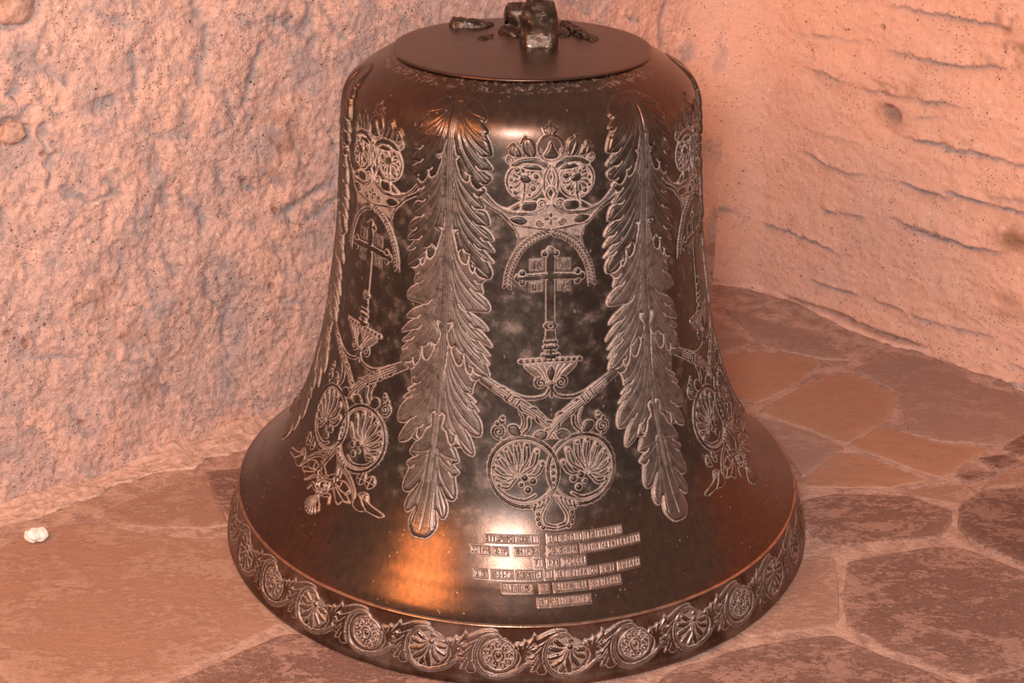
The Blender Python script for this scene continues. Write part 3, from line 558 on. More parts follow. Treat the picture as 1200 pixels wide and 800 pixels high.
# ------------------------------------------------ cast relief: a height field laid on the bell's skin
MARG = 3.4
class Relief:
    def __init__(s, u0, u1, v0, v1, res):
        s.u = np.arange(u0, u1, res); s.v = np.arange(v0, v1, res); s.U, s.V = np.meshgrid(s.u, s.v); s.res = res
        sh = s.U.shape; s.H = np.zeros(sh); s.G = np.zeros(sh); s.D = np.full(sh, 99.); s.L = np.full(sh, -1, np.int32); s.I = np.zeros(sh, bool)
    def win(s, P, m):
        lo = P.min(0)-m; hi = P.max(0)+m
        i0, i1 = np.searchsorted(s.v, (lo[1], hi[1])); j0, j1 = np.searchsorted(s.u, (lo[0], hi[0]))
        return (slice(i0, i1), slice(j0, j1))
    def dline(s, P, sl, w=None, closed=False):
        x = s.U[sl]; y = s.V[sl]; best = np.full(x.shape, 99.)
        Q = np.vstack([P, P[:1]]) if closed else P
        for k in range(len(Q)-1):
            a = Q[k]; d = Q[k+1]-a; L2 = d@d
            if L2 < 1e-9: continue
            t = np.clip(((x-a[0])*d[0]+(y-a[1])*d[1])/L2, 0, 1)
            dd = np.hypot(x-a[0]-t*d[0], y-a[1]-t*d[1])
            if w is not None: dd = dd-(w[k]+(w[k+1]-w[k])*t)
            np.minimum(best, dd, out=best)
        return best
    def put(s, sl, sd, h, edge, own, base=0., over=False, fill=0., halo=.95, sig=1.15):
        t = np.clip(-sd/edge, 0, 1); hh = base+h*np.sqrt(1-(1-t)**2)
        H, G, D, L, I = s.H[sl], s.G[sl], s.D[sl], s.L[sl], s.I[sl]
        ins = sd < 0; sel = ins & ((hh > H) | over)
        H[sel] = hh[sel]; G[sel] = fill; L[sel] = own; I |= ins
        o = ~ins & (H < base+h) ; g = halo*np.exp(-sd/sig); G[o] = np.maximum(G[o], g[o])
        nr = (sd < D) & ~I; L[nr] = own; np.minimum(D, sd, out=D)
    def stroke(s, P, w, h, own, n=6, base=0., smooth=True, **k):
        P = np.asarray(P, float); P = catmull(P, n) if smooth and len(P) > 2 else P
        W_ = np.interp(np.linspace(0, 1, len(P)), np.linspace(0, 1, len(w)), w) if hasattr(w, '__len__') else np.full(len(P), w)
        sl = s.win(P, W_.max()+MARG+1)
        if sl[0].stop-sl[0].start < 1 or sl[1].stop-sl[1].start < 1: return
        s.put(sl, s.dline(P, sl, W_), h, max(W_.max(), .5), own, base, **k)
    def fill(s, P, h, edge, own, n=5, smooth=True, base=0., **k):
        P = np.asarray(P, float); P = catmull(P, n, True) if smooth else P
        sl = s.win(P, MARG+1); x = s.U[sl]; y = s.V[sl]
        if x.size == 0: return
        ins = np.zeros(x.shape, bool)
        for a, b in zip(P, np.roll(P, -1, 0)):
            if a[1] == b[1]: continue
            c = (y < a[1]) != (y < b[1]); ins ^= c & (x < (b[0]-a[0])*(y-a[1])/(b[1]-a[1])+a[0])
        d = s.dline(P, sl, None, True); s.put(sl, np.where(ins, -d, d), h, edge, own, base, **k)
    def groove(s, P, w, dep, own, g=.6, n=6):
        P = np.asarray(P, float); P = catmull(P, n) if len(P) > 2 else P
        sl = s.win(P, 3*w); 
        if s.U[sl].size == 0: return
        e = np.exp(-(s.dline(P, sl)/w)**2)*(np.isin(s.L[sl], own) & s.I[sl])
        s.H[sl] -= dep*e; s.G[sl] = np.maximum(s.G[sl], g*e)
    def dot(s, c, h, own, **k): s.stroke([(c[0]-.01, c[1]), (c[0]+.01, c[1])], c[2], h, own, smooth=False, **k)
    def spiral(s, c, w, h, own, turns=1.6, a0=0., sgn=1, **k):
        t = np.linspace(0, 1, 26); a = a0+sgn*t*turns*2*np.pi; r = c[2]*(1-.82*t)
        s.stroke(np.stack([c[0]+r*np.cos(a), c[1]+r*np.sin(a)], -1), (w, w*.8), h, own, smooth=False, **k)
    # mirrored versions: right half given, left half made
    def both(s, fn, P, *a, **k):
        P = np.asarray(P, float); getattr(s, fn)(P, *a, **k)
        Q = P.copy(); Q[..., 0] *= -1; getattr(s, fn)(Q, *a, **k)
    def both2(s, fn, P, w, h, own, own2, **k):
        P = np.asarray(P, float); getattr(s, fn)(P, w, h, own, **k); Q = P.copy(); Q[..., 0] *= -1; getattr(s, fn)(Q, w, h, own2, **k)
    def sym(s, P, *a, **k):
        P = np.asarray(P, float).copy(); P[0, 0] = P[-1, 0] = 0; Q = P[::-1].copy()[1:-1]; Q[:, 0] *= -1; s.fill(np.vstack([P, Q]), *a, **k)
    def ring(s, cx, cy, rx, ry, w, h, own, **k):
        a = np.linspace(0, 2*np.pi, 49); s.stroke(np.stack([cx+rx*np.cos(a), cy+ry*np.sin(a)], -1), w, h, own, smooth=False, **k)
    def meshes(s, to3d, lift, names, mat):
        """one mesh for every owner; cells belong to the owner of their corner"""
        keep = s.D < MARG; Hh = s.H+lift; Hh = np.where(s.D > MARG-.9, -.5, Hh)
        Hh = Hh+.10*fbm(s.U*.6, s.V*.6, 2, 9)*(s.D < 0)
        X = to3d(s.U, s.V, Hh); nu = len(s.u); c = keep[:-1, :-1] & keep[1:, :-1] & keep[:-1, 1:] & keep[1:, 1:]
        F = grid_faces(nu, len(s.v)); lab = np.where(c, s.L[:-1, :-1], -1).ravel(); out = {}
        XX = X.reshape(-1, 3); GG = np.clip(s.G, 0, 1).ravel()
        for k, nm in enumerate(names):
            f = F[lab == k]
            if len(f) == 0: continue
            idx, inv = np.unique(f, return_inverse=True)
            out[k] = mesh_np(nm, XX[idx], inv.reshape(-1, 4), mat, {'dust': GG[idx]})
        return out
WT = np.gradient(WP, WS, axis=0); WN = np.stack([WT[:, 1], -WT[:, 0]], -1); WN /= np.linalg.norm(WN, axis=1)[:, None]
def on_waist(U, V, H):
    s = V/1000; r = np.interp(s, WS, WP[:, 0]); z = np.interp(s, WS, WP[:, 1]); nr = np.interp(s, WS, WN[:, 0]); nz = np.interp(s, WS, WN[:, 1])
    th = U/1000/r; rr = r+H/1000*nr; return np.stack([rr*np.sin(th), -rr*np.cos(th), z+H/1000*nz], -1)
def on_band(U, V, H):
    z = V/1000; r = .5-.0242*z/.0914; th = U/1000/.49; rr = r+H/1000*.975; return np.stack([rr*np.sin(th), -rr*np.cos(th), z+H/1000*.22], -1)
def teardrop(R, o, tip, w0, w1, h, own, bend=0., **k):
    o = np.array(o, float); tip = np.array(tip, float); d = tip-o; m = o+d*.55+np.array([-d[1], d[0]])*bend
    R.stroke([o+d*.10, m, tip], (w0, w0*1.1, w1, w1*.85), h, own, **k)
def place(rel, meshes, names, parts, rotations, to_parent):
    """parts: {owner: parent owner or None}; the first at its rotation, then copies"""
    roots = {}
    for k, me in meshes.items():
        if parts[k] is None: roots[k] = link(names[k], me, to_parent)
    for k, me in meshes.items():
        if parts[k] is not None: link(names[k], me, roots[parts[k]])
    for i, rz in enumerate(rotations):
        for k, o in list(roots.items()):
            if i == 0: o.rotation_euler = (0, 0, rz)
            else: copy_part(o, to_parent, rz)
    return roots

AXIS = math.radians(8.9)
def panel():
    names = ['crest_scroll', 'ribbon', 'garland', 'cross', 'monogram_tile', 'monogram_tile', 'monogram_tile', 'monogram_tile', 'basin', 'branch', 'medallion', 'palmette', 'palmette', 'drop_loop', 'rosette', 'rosette']
    parts = {0: None, 1: None, 2: None, 3: None, 4: 3, 5: 3, 6: 3, 7: 3, 8: None, 9: None, 10: None, 11: 10, 12: 10, 13: None, 14: 0, 15: 0}
    R = Relief(-132, 132, 124, 746, .7)
    c = ORN['crest']; k0 = dict(sig=2.5)
    R.sym([(0, 626), (44, 610), (64, 605), (50, 588), (46, 577), (20, 583), (0, 581)], .15, 2, 1, n=3, fill=.48, halo=.3)
    # crest
    for i, sg in ((14, 1), (15, -1)):
        cx, cy, cr = c['ring']
        R.ring(sg*cx, cy, cr, cr, 1.5, 1.9, 0, **k0)
        R.ring(sg*cx, cy, cr-3.2, cr-3.2, .6, .9, 0, **k0)
        L = np.array(c['lump']); L[:, 0] *= sg; R.fill(L, 3.2, 4, i, **k0)
        lc = np.array(c['lump']).mean(0)*np.array([sg, 1])
        for q, b in enumerate(c['blobs']):
            e = np.array([sg*b[0], b[1]]); teardrop(R, lc+(e-lc)*.25, e, .9, b[2]*.62, 2.0, i, bend=.16*(-1)**q, sig=1.5); R.dot((e[0], e[1], b[2]*.66), 2.3, i, sig=1.5)
        st = np.array(c['stem']); st[:, 0] *= sg; R.stroke(st, 1.3, 2.2, i, **k0)
        R.spiral((sg*c['curl'][0], c['curl'][1], 5.4), 1.1, 1.8, 0, a0=math.pi/2, sgn=-sg, **k0)
        R.spiral((sg*c['curl2'][0], c['curl2'][1], 7.2), 1.2, 1.8, 0, a0=-math.pi/2, sgn=sg, **k0)
    for nm in ('band', 'band2', 'trap', 'tuft'): R.both('fill', c[nm], 2.2, 2.5, 0, **k0)
    for nm, w in (('vesica', 1.5), ('tailarc', 1.7), ('oval_up', 1.0), ('oval_low', 1.0), ('cup', 1.2), ('arch1', 1.3)): R.both('stroke', c[nm], w, 2.2, 0, **k0)
    for nm in ('arch2', 'arch3'):
        q = np.array(c[nm]); R.both('fill', q, 2.0, 4, 0, sig=1.2); k = len(q)//2; base = .5*(q[0]+q[-1])
        R.both('groove', [base, base*.45+q[k]*.55+np.array([1.2, 0]), q[k]*.85+base*.15], .9, 1.0, [0], .8)
        R.both('stroke', [q[k]*.7+base*.3, q[k]+np.array([1.5, 2.5]), q[k+1]+np.array([3.0, .5])], (1.6, 1.3, .7), 2.0, 0, sig=1.2)
    R.sym(c['drop'], 2.6, 3, 0, **k0); R.sym(c['peak'], 1.8, 2.5, 0, **k0); pk = np.array(c['peak']); R.stroke([(0, pk[2][1]), (0, pk[0][1]+6)], (2.6, .7), 2.0, 0, smooth=False); R.both('stroke', [(2, pk[3][1]), (8, pk[2][1]+1), (11, pk[2][1]+6)], (1.8, 1.4, .6), 1.8, 0)
    # ribbons
    r = ORN['ribbon']
    R.both('stroke', r['one'], (3.4, 2.6, 1.6), 2.2, 1); R.both('stroke', r['two'], (2.2, 1.8, 1.3), 2.0, 1); R.both('stroke', r['rim'], .7, .8, 1, halo=.6)
    R.both('groove', r['one'], .7, .7, [1], .4)
    f = r['flower']
    for a in range(4): teardrop(R, (0, f[1]), (7.5*math.cos(a*math.pi/2), f[1]+7.5*math.sin(a*math.pi/2)), 1, 2.0, 2.2, 1)
    R.both('fill', r['leaf'], 2.2, 3, 1)
    for sg in (1, -1): R.spiral((sg*r['spiral'][0], r['spiral'][1], 5.2), 1.1, 1.8, 1, a0=0, sgn=sg)
    # twisted garland with leaflets
    g = catmull(ORN['garland'], 10); L = np.r_[0, np.cumsum(np.hypot(*np.diff(g, axis=0).T))]
    for sg in (1, -1):
        q = g*np.array([sg, 1]); R.stroke(q, (1.2, 1.6, 1.2), 2.0, 2, smooth=False)
        for s in np.arange(3, L[-1]+1, 5.4):
            p = np.array([np.interp(s, L, q[:, 0]), np.interp(s, L, q[:, 1])]); p2 = np.array([np.interp(s+2, L, q[:, 0]), np.interp(s+2, L, q[:, 1])]); d = p2-p if s+2 < L[-1] else p-np.array([np.interp(s-2, L, q[:, 0]), np.interp(s-2, L, q[:, 1])])
            d /= np.hypot(*d); nn = np.array([-d[1], d[0]])
            for e in (1, -1): R.stroke([p-d*1, p+d*3.0+nn*e*3.0, p+d*7.2+nn*e*4.6], (1.0, 1.9, .6), 2.8, 2, sig=.95, halo=.85)
    # basin on its foot
    b = ORN['basin']
    R.sym(b['bowl'], 2.6, 9, 8, fill=.25); R.both('stroke', b['rim'], 2.4, 2.8, 8)
    for x in np.linspace(-43, 43, 11): R.dot((x, b['rim'][0][1]-abs(x)*.045, 3.0), 3.2, 8)
    for p in b['ribs']: R.both('groove', p, 1.0, 1.4, [8], .9)
    R.sym(b['petal'], 4.2, 4, 8)
    for sg in (1, -1): R.spiral((sg*b['foot'][0], b['foot'][1], 8.6), 1.8, 2.2, 8, a0=math.pi/2, sgn=-sg)
    R.stroke(b['tail'], (3.0, 2.0), 2.4, 8, smooth=False); R.both('stroke', b['wire'], (1.6, 2.2), 1.9, 9)
    # cross with its letters
    x = ORN['cross']
    R.sym(x['bar'], 2.2, 1.6, 3, smooth=False); A = np.array(x['arm']); R.sym(A, 2.2, 1.6, 3, smooth=False)
    for i, e in enumerate(x['ends']):
        for sg in ((1,) if i == 0 else (1, -1)): R.dot((0 if i == 0 else sg*e[0], e[1], e[2]*.95), 2.2, 3)
    R.sym(x['knob'], 3.4, 2, 3, smooth=False); R.dot((0, float(np.mean([q[1] for q in x['knob']])), 2.6), 4.2, 3, over=True, base=.5)
    for q in x['rings']: R.stroke([(-q[1][0], q[1][1]), (q[1][0], q[1][1])], 2.6, 3.2, 3, smooth=False)
    R.stroke([(0, x['rings'][2][0][1]-3), (0, x['rings'][2][0][1]+12)], (8, 5.5), 2.4, 3, smooth=False)
    GL = {'I': [[(.5, 0), (.5, 1)]], 'C': [[(.9, .9), (.4, 1), (.1, .5), (.4, 0), (.9, .1)]], 'X': [[(.1, 0), (.9, 1)], [(.1, 1), (.9, 0)]], 'N': [[(.1, 0), (.1, 1), (.9, 0), (.9, 1)]], 'K': [[(.15, 0), (.15, 1)], [(.9, 1), (.2, .5), (.9, 0)]], 'A': [[(.05, 0), (.5, 1), (.95, 0)], [(.25, .4), (.75, .4)]]}
    for (own, tile, sg, txt) in ((4, 0, -1, 'IC'), (5, 0, 1, 'XC'), (6, 1, -1, 'NI'), (7, 1, 1, 'KA')):
        T = np.array(x['tiles'][tile]); T[:, 0] *= sg; R.fill(T, .7, 1, own, smooth=False, fill=.12, halo=.6); R.stroke(np.vstack([T, T[:1]]), .5, .6, own, smooth=False, base=.6, fill=.1, halo=.55, sig=.8)
        x0, y0 = T.min(0)+2.6; x1, y1 = T.max(0)-2.6
        for j, ch in enumerate(txt):
            w = (x1-x0)/2
            for ln in GL[ch]: R.stroke([(x0+j*w+.4+p[0]*(w-1.2), y0+p[1]*(y1-y0)) for p in ln], .75, 1.6, own, smooth=False, halo=.6, sig=.8, base=.4)
    # the pair of branches that cross under the basin
    q = ORN['branch']
    for sg in (-1, 1):
        P = catmull(q['main'], 8)*np.array([sg, 1]); R.stroke(P, (6, 7.5, 7, 5.5, 3.5), 2.8+.4*sg, 9, smooth=False, over=(sg == 1), fill=.12)
        tn = np.gradient(P, axis=0); tn /= np.hypot(*tn.T)[:, None]; nn = np.stack([-tn[:, 1], tn[:, 0]], -1)
        for off in (-3.4, 0, 3.4): R.groove(P[4:]+nn[4:]*off, .7, .8, [9], .75, n=1)
        for k in (14, 17, 20): R.stroke([P[k]-nn[k]*5.5, P[k]+nn[k]*5.5], 1.2, 3.6, 9, smooth=False)
        for k in range(6, len(P)-6, 5):
            e = 1 if (k//5) % 2 else -1; R.stroke([P[k]+nn[k]*e*3, P[k]+nn[k]*e*6+tn[k]*5, P[k]+nn[k]*e*7+tn[k]*11], (1.6, 2.0, .6), 2.2, 9)
    for p in q['lumps']: R.both('fill', p, 3., 4, 9)
    R.both('stroke', q['stalk'], (2.2, 1.4), 1.8, 9); R.both('stroke', q['stalk2'], 1.0, 1.4, 9)
    # medallion of two overlapping scrolls with palmettes
    m = ORN['medallion']; cx, cy, rx, ry = m['ring']
    for own, sg in ((11, 1), (12, -1)):
        o = np.array(m['origin'])*np.array([sg, 1])
        for i, tp in enumerate(m['tips']):
            tp = np.array(tp)*np.array([sg, 1]); b = (i-4)*.045*-sg
            teardrop(R, o, tp, 1.3, 4.6, 2.6, own, bend=b, fill=.03, sig=1.3); d = tp-o; e = tp-d/np.hypot(*d)*1.5
            R.groove([o+d*.25, o+d*.6+np.array([-d[1], d[0]])*b, e], .8, .8, [own], .5)
            R.dot((tp[0], tp[1], 2.4), 3.4, own)
        for bb in m['bosses']: R.dot((sg*bb[0], bb[1], bb[2]*.8), 2.6, own)
        R.stroke(np.array(m['crescent'])*np.array([sg, 1]), (1, 1.6, 1.6, 1), 1.8, own)
        P_ = [(sg*cx+(rx-4.6)*math.cos(a), cy+(ry-4.6)*math.sin(a)) for a in np.linspace(0, 2*np.pi, 40)]
        R.stroke(P_, .7, .9, 10, smooth=False)
        R.ring(sg*cx, cy, rx, ry, 2.3, 2.6, 10, over=(sg == 1))
        R.spiral((sg*m['volute'][0], m['volute'][1], 10.4), 1.7, 2.4, 10, a0=-math.pi/2, sgn=sg, turns=2.0)
        for bb in m['finial']: R.dot((sg*bb[0], bb[1], bb[2]), 2.2, 10)
        for a in np.linspace(.2, 6.0, 30):
            R.dot((sg*(cx+(rx+3.2)*math.cos(a)), cy+(ry+3.2)*math.sin(a), .9), .9, 10, halo=.5) if math.cos(a) > -.2 else None
        lf = np.array(m['leaf'])*np.array([sg, 1]); R.fill(lf, 3.2, 4, 10)
        for k in range(4): p = lf[0]+(lf[3]-lf[0])*(k+1)/5; R.stroke([p, p+np.array([sg*3, -8])], (2.2, 1.0), 3.4, 10, smooth=False)
    for bb in m['seeds']: R.dot((0, bb[1], bb[2]), 2.4, 10)
    # hanging loop
    l = ORN['loop']; P = np.array(l['path']); P[0, 0] = P[-1, 0] = 0
    R.both('stroke', P, (2.0, 3.0, 3.6, 3.0), 2.8, 13)
    R.both('groove', P, .8, .8, [13], .6)
    for bb in l['beads']:
        for sg in (1, -1): R.dot((sg*(bb[0]+.5), bb[1], bb[2]), 2.4, 13)
    R.G *= np.clip((722-R.V)/40, .22, 1)
    ms = R.meshes(on_waist, .3, names, BRONZE)
    place(R, ms, names, parts, [AXIS+k*math.pi/3 for k in range(6)], BELL)
panel()

def leaf_column():
    names = ['acanthus_stem']+['acanthus_leaf']*9; parts = {0: None, **{k: 0 for k in range(1, 10)}}
    R = Relief(-84, 84, 98, 782, .7)
    tiers = ORN['leaf']
    P = np.array(tiers[4]['out']); P[0] = (0, P[0, 1]+40); P[-1, 0] = 0
    def veins(own, tips, top, sg, g, dep=.9):
        for i, tp in enumerate(tips):
            tp = np.array(tp, float); s = np.array([4.0+1.2*i, min(top, tp[1]+88)]); dv = s[1]-tp[1]; du = tp[0]-s[0]; m = np.array([s[0]+.20*du, s[1]-.45*dv]); m2 = np.array([s[0]+.55*du, s[1]-.76*dv])
            Q = np.array([s, m, m2, tp+np.array([-2.0, 1.5])])*np.array([sg, 1]); R.groove(catmull(Q, 8), 1.25, dep, [own], g, n=1)
            R.groove(catmull(Q*np.array([.84, 1])+np.array([0, 2.]), 8), .6, dep*.5, [own], g*.5, n=1); R.groove(catmull(Q*np.array([.66, 1])+np.array([0, 1.]), 8), .6, dep*.5, [own], g*.5, n=1)
    def hooks(own, out, sg):
        # pale lines that run in from the notches between the lobes
        Q = np.array(out, float)
        for a, v, c in zip(Q[:-2], Q[1:-1], Q[2:]):
            d1 = v-a; d2 = c-v
            if d1[0]*d2[1]-d1[1]*d2[0] > 0 and v[0] > 22:
                L = .5*(np.hypot(*d1)+np.hypot(*d2)); P_ = np.array([v+np.array([1.5, -1.]), v+np.array([-4., 1.5])*L/12, v+np.array([-7., 5.])*L/12])
                R.groove(P_*np.array([sg, 1]), .85, 1.0, [own], .85)
    R.sym(P, 3.6, 7, 9, n=4, base=.3, fill=.12, sig=1.6)
    for sg in (1, -1): veins(9, tiers[4]['tips'], 250, sg, .3); hooks(9, tiers[4]['out'], sg)
    R.groove([(0, 300), (0, 125)], 1.0, 1.2, [9], .4, n=1)
    own = 8
    for i in (3, 2, 1, 0):
        T = tiers[i]; fl = (.0, .05, .18, .17)[i]
        for sg in (1, -1):
            Q = np.array(T['out'])*np.array([sg, 1]); R.fill(Q, 3.4+.2*(3-i), 6, own, n=4, base=.8+.9*(3-i), over=True, fill=fl, sig=1.7, halo=1.05 if i else .75)
            veins(own, T['tips'], Q[:, 1].max()-8, sg, (.08, .2, .3, .3)[i], 1.1); hooks(own, T['out'], sg); own -= 1
    # stem of parallel ribs
    w = lambda v: 5.0*np.clip((v-170)/260, .3, 1)
    vv = np.linspace(200, 770, 40); R.fill(np.r_[np.c_[w(vv), vv], np.c_[-w(vv[::-1]), vv[::-1]]], 1.4, 4, 0, smooth=False, base=3.4, over=True, fill=.10, halo=.0)
    for o in (-.8, -.3, .3, .8): R.groove(np.c_[o*w(vv), vv], .6, .8, [0], .38, n=1)
    for o in (1.45, 1.9, -1.45, -1.9): R.groove(np.c_[o*w(vv)*(1+.15*np.sin(vv/17.)), vv], .55, .7, list(range(1, 10)), .30, n=1)
    top = np.clip((755-R.V)/70, .12, 1); R.G *= top; R.H *= np.clip((775-R.V)/60, .15, 1)
    ms = R.meshes(on_waist, .75, names, BRONZE)
    place(R, ms, names, parts, [AXIS+math.radians(30)+k*math.pi/3 for k in range(6)], BELL)
leaf_column()

def pendant():
    names = ['pendant_ornament', 'shell', 'mask_rosette']; parts = {0: None, 1: 0, 2: 0}
    R = Relief(-142, 142, 30, 200, .75); p = ORN['pendant']
    m = p['mask']; sh = np.array(p['shellc']); off = -9
    R.both('stroke', p['arm'], (3.2, 2.6, 2.4), 2.4, 0); R.both('groove', p['arm'], .8, .8, [0], .6)
    for b in p['bits']: R.both('fill', b, 2.4, 3, 0)
    R.both('fill', p['serr'], 2.4, 4, 0); R.both('fill', p['tail'], 2.6, 4, 0)
    for k in range(3):
        R.both('groove', [(np.array(p['tail'])[1]*(1-k/3)+np.array(p['tail'])[2]*k/3), np.array(p['tail'])[4]], .8, .8, [0], .6)
    sv = np.array(p['serr']); tl = np.array(p['tail'])
    for k in (1, 2, 4, 6): R.both('groove', [sv[0]*.8+sv[k]*.2, sv[7]*.35+sv[k]*.65, sv[k]*.95+sv[0]*.05], 1.0, 1.0, [0], .7)
    for b in p['bits']:
        q = np.array(b); R.both('groove', [q[3], q.mean(0), q[1]], .9, .9, [0], .7); R.both('groove', [q[0], q[2]], .7, .8, [0], .6)
    for k in (1, 2): R.both('groove', [tl[k], tl[:4].mean(0), tl[6], tl[5]], .9, .9, [0], .7)
    cy = m[1]; R.ring(0, cy, 15, 15, 1.5, 2.2, 2); R.ring(0, cy, 9, 9, 1.2, 2.2, 2); R.dot((0, cy, 5), 3, 2)
    for a in np.linspace(0, 2*np.pi, 11)[:-1]: R.dot((12*math.cos(a), cy+12*math.sin(a), 2.2), 2.4, 2)
    for sg in (1, -1):
        R.stroke([(sg*8, cy+18), (sg*20, cy+24), (sg*26, cy+14), (sg*20, cy+4)], (2, 2.4, 1.6), 2.2, 2); R.stroke([(sg*14, cy-12), (sg*24, cy-8), (sg*30, cy-18)], (2, 1.4), 2., 0)
    s0 = np.array([0, cy-16.]); R.dot((0, cy-17, 4), 2.6, 1)
    for a in np.linspace(-1.05, 1.05, 7): teardrop(R, s0, s0+np.array([19*math.sin(a), -30*math.cos(a*.8)]), .9, 3.0, 2.4, 1, sig=1.2)
    ms = R.meshes(on_waist, .5, names, BRONZE)
    place(R, ms, names, parts, [AXIS+k*math.pi/3 for k in range(1, 6)], BELL)
pendant()

def rim_frieze():
    def low(q):
        if isinstance(q, tuple): return (q[0], 16+(q[1]-16)*.92)
        return [low(k) for k in q]
    fz = {k: low(v) for k, v in ORN['frieze'].items()}
    for kind in (0, 1):
        R = Relief(-66, 66, 9, 88.4, .75); r = random.Random(kind+2); cx, cy = fz['ctr']
        an = np.linspace(0, 2*np.pi, 40)[:-1]; R.fill(np.c_[cx+27*np.cos(an), cy+24*np.sin(an)], .35, 3, 0, smooth=False, fill=.42, halo=.4)
        R.fill(fz['leafL'], 2.2, 4, 0, n=3); R.fill(fz['leafR'], 2.2, 4, 0, n=3)
        L = np.array(fz['leafL']); Rr = np.array(fz['leafR'])
        for k in range(1, 10, 2): R.groove([L[k], L[k]*.5+L[18-k//3]*.5], .8, .8, [0], .6, n=1)
        for k in range(2, 14, 2): R.groove([Rr[k], Rr[k]*.5+Rr[-2]*.5], .8, .8, [0], .6, n=1)
        R.stroke(fz['scroll'], (1.6, 2.2, 2.8, 2.8, 2.4, 2.0), 2.8, 0); R.groove(fz['scroll'], .7, .8, [0], .5)
        if kind == 0:
            b = np.array(fz['boss'])
            for i, tp in enumerate(fz['tips']): teardrop(R, b, tp, 1.3, 3.9, 2.6, 0, bend=.10 if i < 5 else -.10, sig=1.3)
            R.dot((b[0], b[1], 4.4), 3.6, 0); R.spiral((b[0]+1, b[1]+8, 3.6), 1.1, 2.2, 0)
        else:
            R.ring(cx, cy, 24.5, 22, 1.0, 1.8, 0); R.ring(cx, cy-1, 7, 9, 1.3, 2.4, 0); R.dot((cx, cy, 4.0), 3.4, 0)
            for a in np.linspace(0, 2*np.pi, 10)[:-1]:
                q = np.array([cx+15.5*math.cos(a+.2*kind), cy+14.5*math.sin(a)]); R.spiral((q[0], q[1], 4.6), 1.4, 2.2, 0, a0=a, turns=1.1); R.dot((cx+20.8*math.cos(a+.35), cy+19*math.sin(a+.35), 1.7), 1.8, 0)
        me = R.meshes(on_band, .3, ['rosette_scroll' if kind else 'palmette_scroll'], BRONZE)[0]
        for k in range(15):
            o = link('rosette_scroll' if kind else 'palmette_scroll', me, RIM); o.rotation_euler = (0, 0, math.radians((-2.4 if kind else 9.6)+24*k))
rim_frieze()

def inscription():
    # the letters are too small to read in the photograph: raised strokes of their size on small cast plates
    plates = [(v, a, b) for v, row in INSCRIPTION for a, b in row]
    names = []; R = Relief(-136, 136, 16, 136, .7); r = random.Random(21)
    forms = [[[(.5, 0), (.5, 1)]], [[(.1, 0), (.1, 1), (.9, 0), (.9, 1)]], [[(.1, 0), (.1, 1)], [(.9, 0), (.9, 1)], [(.1, .5), (.9, .5)]], [[(.1, .1), (.1, .9), (.9, .9), (.9, .1), (.1, .1)]],
             [[(.05, 0), (.5, 1), (.95, 0)]], [[(.1, 1), (.1, 0), (.9, 0)], [(.1, .5), (.7, .5)]], [[(.05, 1), (.95, 1)], [(.5, 1), (.5, 0)]], [[(.1, 0), (.1, 1), (.8, 1), (.8, .5), (.1, .5)]], [[(.1, 0), (.1, 1), (.5, .4), (.9, 1), (.9, 0)]], [[(.9, 1), (.1, 1), (.1, 0), (.9, 0)]]]
    for k, (v, a, b) in enumerate(plates):
        h = 6.6; names += ['inscription_plate', 'lettering']; own = 2*k
        R.fill([(a, v-h), (b, v-h), (b, v+h), (a, v+h)], .9, 1.2, own, smooth=False, fill=.34, halo=.45, sig=1.0)
        R.stroke([(a+.8, v-h+.8), (b-.8, v-h+.8), (b-.8, v+h-.8), (a+.8, v+h-.8), (a+.8, v-h+.8)], .55, .9, own, smooth=False, base=.9, fill=.15, halo=.3)
        n = max(1, int(round((b-a-3)/5.2))); w = (b-a-3)/n
        for j in range(n):
            for ln in r.choice(forms): R.stroke([(a+1.5+j*w+.9+p[0]*(w-1.8), v-h+2.4+p[1]*(2*h-4.8)) for p in ln], .75, 1.2, own+1, smooth=False, base=.8, fill=.22, halo=.6, sig=.8)
    ms = R.meshes(on_waist, .3, names, BRONZE); roots = {}
    for k, me in ms.items():
        if k % 2 == 0: roots[k] = link(names[k], me, BELL); roots[k].rotation_euler = (0, 0, AXIS)
    for k, me in ms.items():
        if k % 2 == 1: link(names[k], me, roots[k-1])
inscription()

def chunk(name, base, tops, z0, seed, mat, parent, rough=.004, sub=3):
    """jagged lump: a base polygon and the height of every corner's top"""
    bm = bmesh.new(); n = len(base)
    lo = [bm.verts.new((x, y, z0)) for x, y in base]; c = np.mean(base, 0)
    hi = [bm.verts.new((x+(c[0]-x)*.10, y+(c[1]-y)*.10, z0+h)) for (x, y), h in zip(base, tops)]
    bm.faces.new(lo[::-1]); bm.faces.new(hi)
    for i in range(n): bm.faces.new((lo[i], lo[(i+1) % n], hi[(i+1) % n], hi[i]))
    bmesh.ops.triangulate(bm, faces=[f for f in bm.faces if len(f.verts) > 4])
    bmesh.ops.bevel(bm, geom=bm.edges[:], offset=.0022, segments=1, affect='EDGES')
    bmesh.ops.triangulate(bm, faces=bm.faces[:])
    bmesh.ops.subdivide_edges(bm, edges=bm.edges[:], cuts=sub, use_grid_fill=True)
    bm.normal_update()
    for v in bm.verts:
        p = v.co; s = float(fbm(np.array([p.x*70+p.z*45]), np.array([p.y*70-p.z*38]), 4, seed)[0])
        if p.z > z0+.001: v.co = p+v.normal*s*rough*1.6
    me = bpy.data.meshes.new(name); bm.to_mesh(me); bm.free(); me.materials.append(mat)
    for q in me.polygons: q.use_smooth = True
    return link(name, me, parent)
ZP = .8245
chunk('canon_stub', [(.004, -.022), (.047, -.024), (.056, .000), (.052, .040), (.004, .044), (-.004, .010)], [.026, .024, .040, .066, .070, .058], ZP-.002, 501, BROKEN, BELL, .0025)
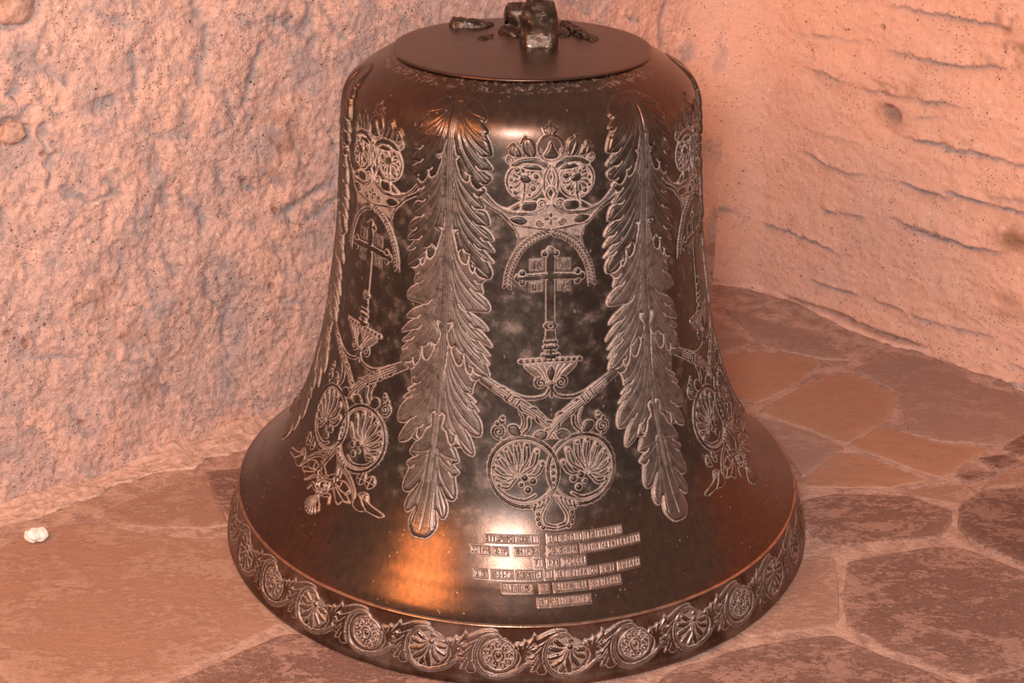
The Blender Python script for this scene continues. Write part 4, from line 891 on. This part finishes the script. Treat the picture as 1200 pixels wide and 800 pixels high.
chunk('canon_stub', [(-.032, .110), (.002, .105), (.010, .140), (-.026, .146)], [.030, .036, .042, .038], ZP-.003, 511, BROKEN, BELL, .004)
chunk('canon_stub', [(-.112, .105), (-.050, .118), (-.046, .138), (-.080, .142), (-.118, .132)], [.016, .008, .006, .012, .018], ZP-.002, 521, BROKEN, BELL, .003)
chunk('canon_stub', [(.058, .118), (.080, .070), (.108, .030), (.120, .040), (.102, .085), (.072, .132)], [.014, .013, .007, .006, .010, .014], ZP-.002, 531, BROKEN, BELL, .003)
chunk('canon_stub', [(-.076, .030), (-.056, .022), (-.042, .040), (-.046, .062), (-.064, .054)], [.006, .004, .007, .009, .010], ZP-.003, 541, BROKEN, BELL, .004)
chunk('canon_stub', [(-.030, .060), (-.004, .050), (.004, .080), (-.020, .100), (-.040, .086)], [.010, .012, .014, .012, .010], ZP-.003, 551, BROKEN, BELL, .005)
chunk('canon_stub', [(.056, .058), (.074, .052), (.078, .078), (.060, .092)], [.010, .008, .010, .012], ZP-.003, 561, BROKEN, BELL, .004)

# ---------------------------------------------------------------- the white pebble by the left wall
def pebble():
    t = NT('white plaster crumb'); a = t.noise(t.pos(), 120, 4, .6); t.bump(a, .003, .8); mat = t.out(t.mix(t.ramp(a, .35, .65), (.88, .80, .74), (.78, .66, .58)), .9)
    bm = bmesh.new(); bmesh.ops.create_icosphere(bm, subdivisions=4, radius=1)
    for v in bm.verts:
        p = v.co.copy(); n = float(fbm(np.array([p.x*1.9+p.z*1.1]), np.array([p.y*1.9-p.z*1.3]), 4, 611)[0])
        waist = 1-.28*math.exp(-((p.x-.12)/.22)**2)*max(0, p.z+.3)
        v.co = Vector((p.x*.0175, p.y*.013*(1+.2*n), (p.z*.0125*waist)))*(1+.38*n)
    zmin = min(v.co.z for v in bm.verts)
    for v in bm.verts: v.co.z = max(v.co.z-zmin-.001, 0)
    me = bpy.data.meshes.new('plaster_crumb'); bm.to_mesh(me); bm.free(); me.materials.append(mat)
    for q in me.polygons: q.use_smooth = True
    o = link('plaster_crumb', me); o.location = (-.810, -.122, 0); o['label'] = 'small white crumb of plaster lying on the floor by the rough wall'; o['category'] = 'pebble'
pebble()
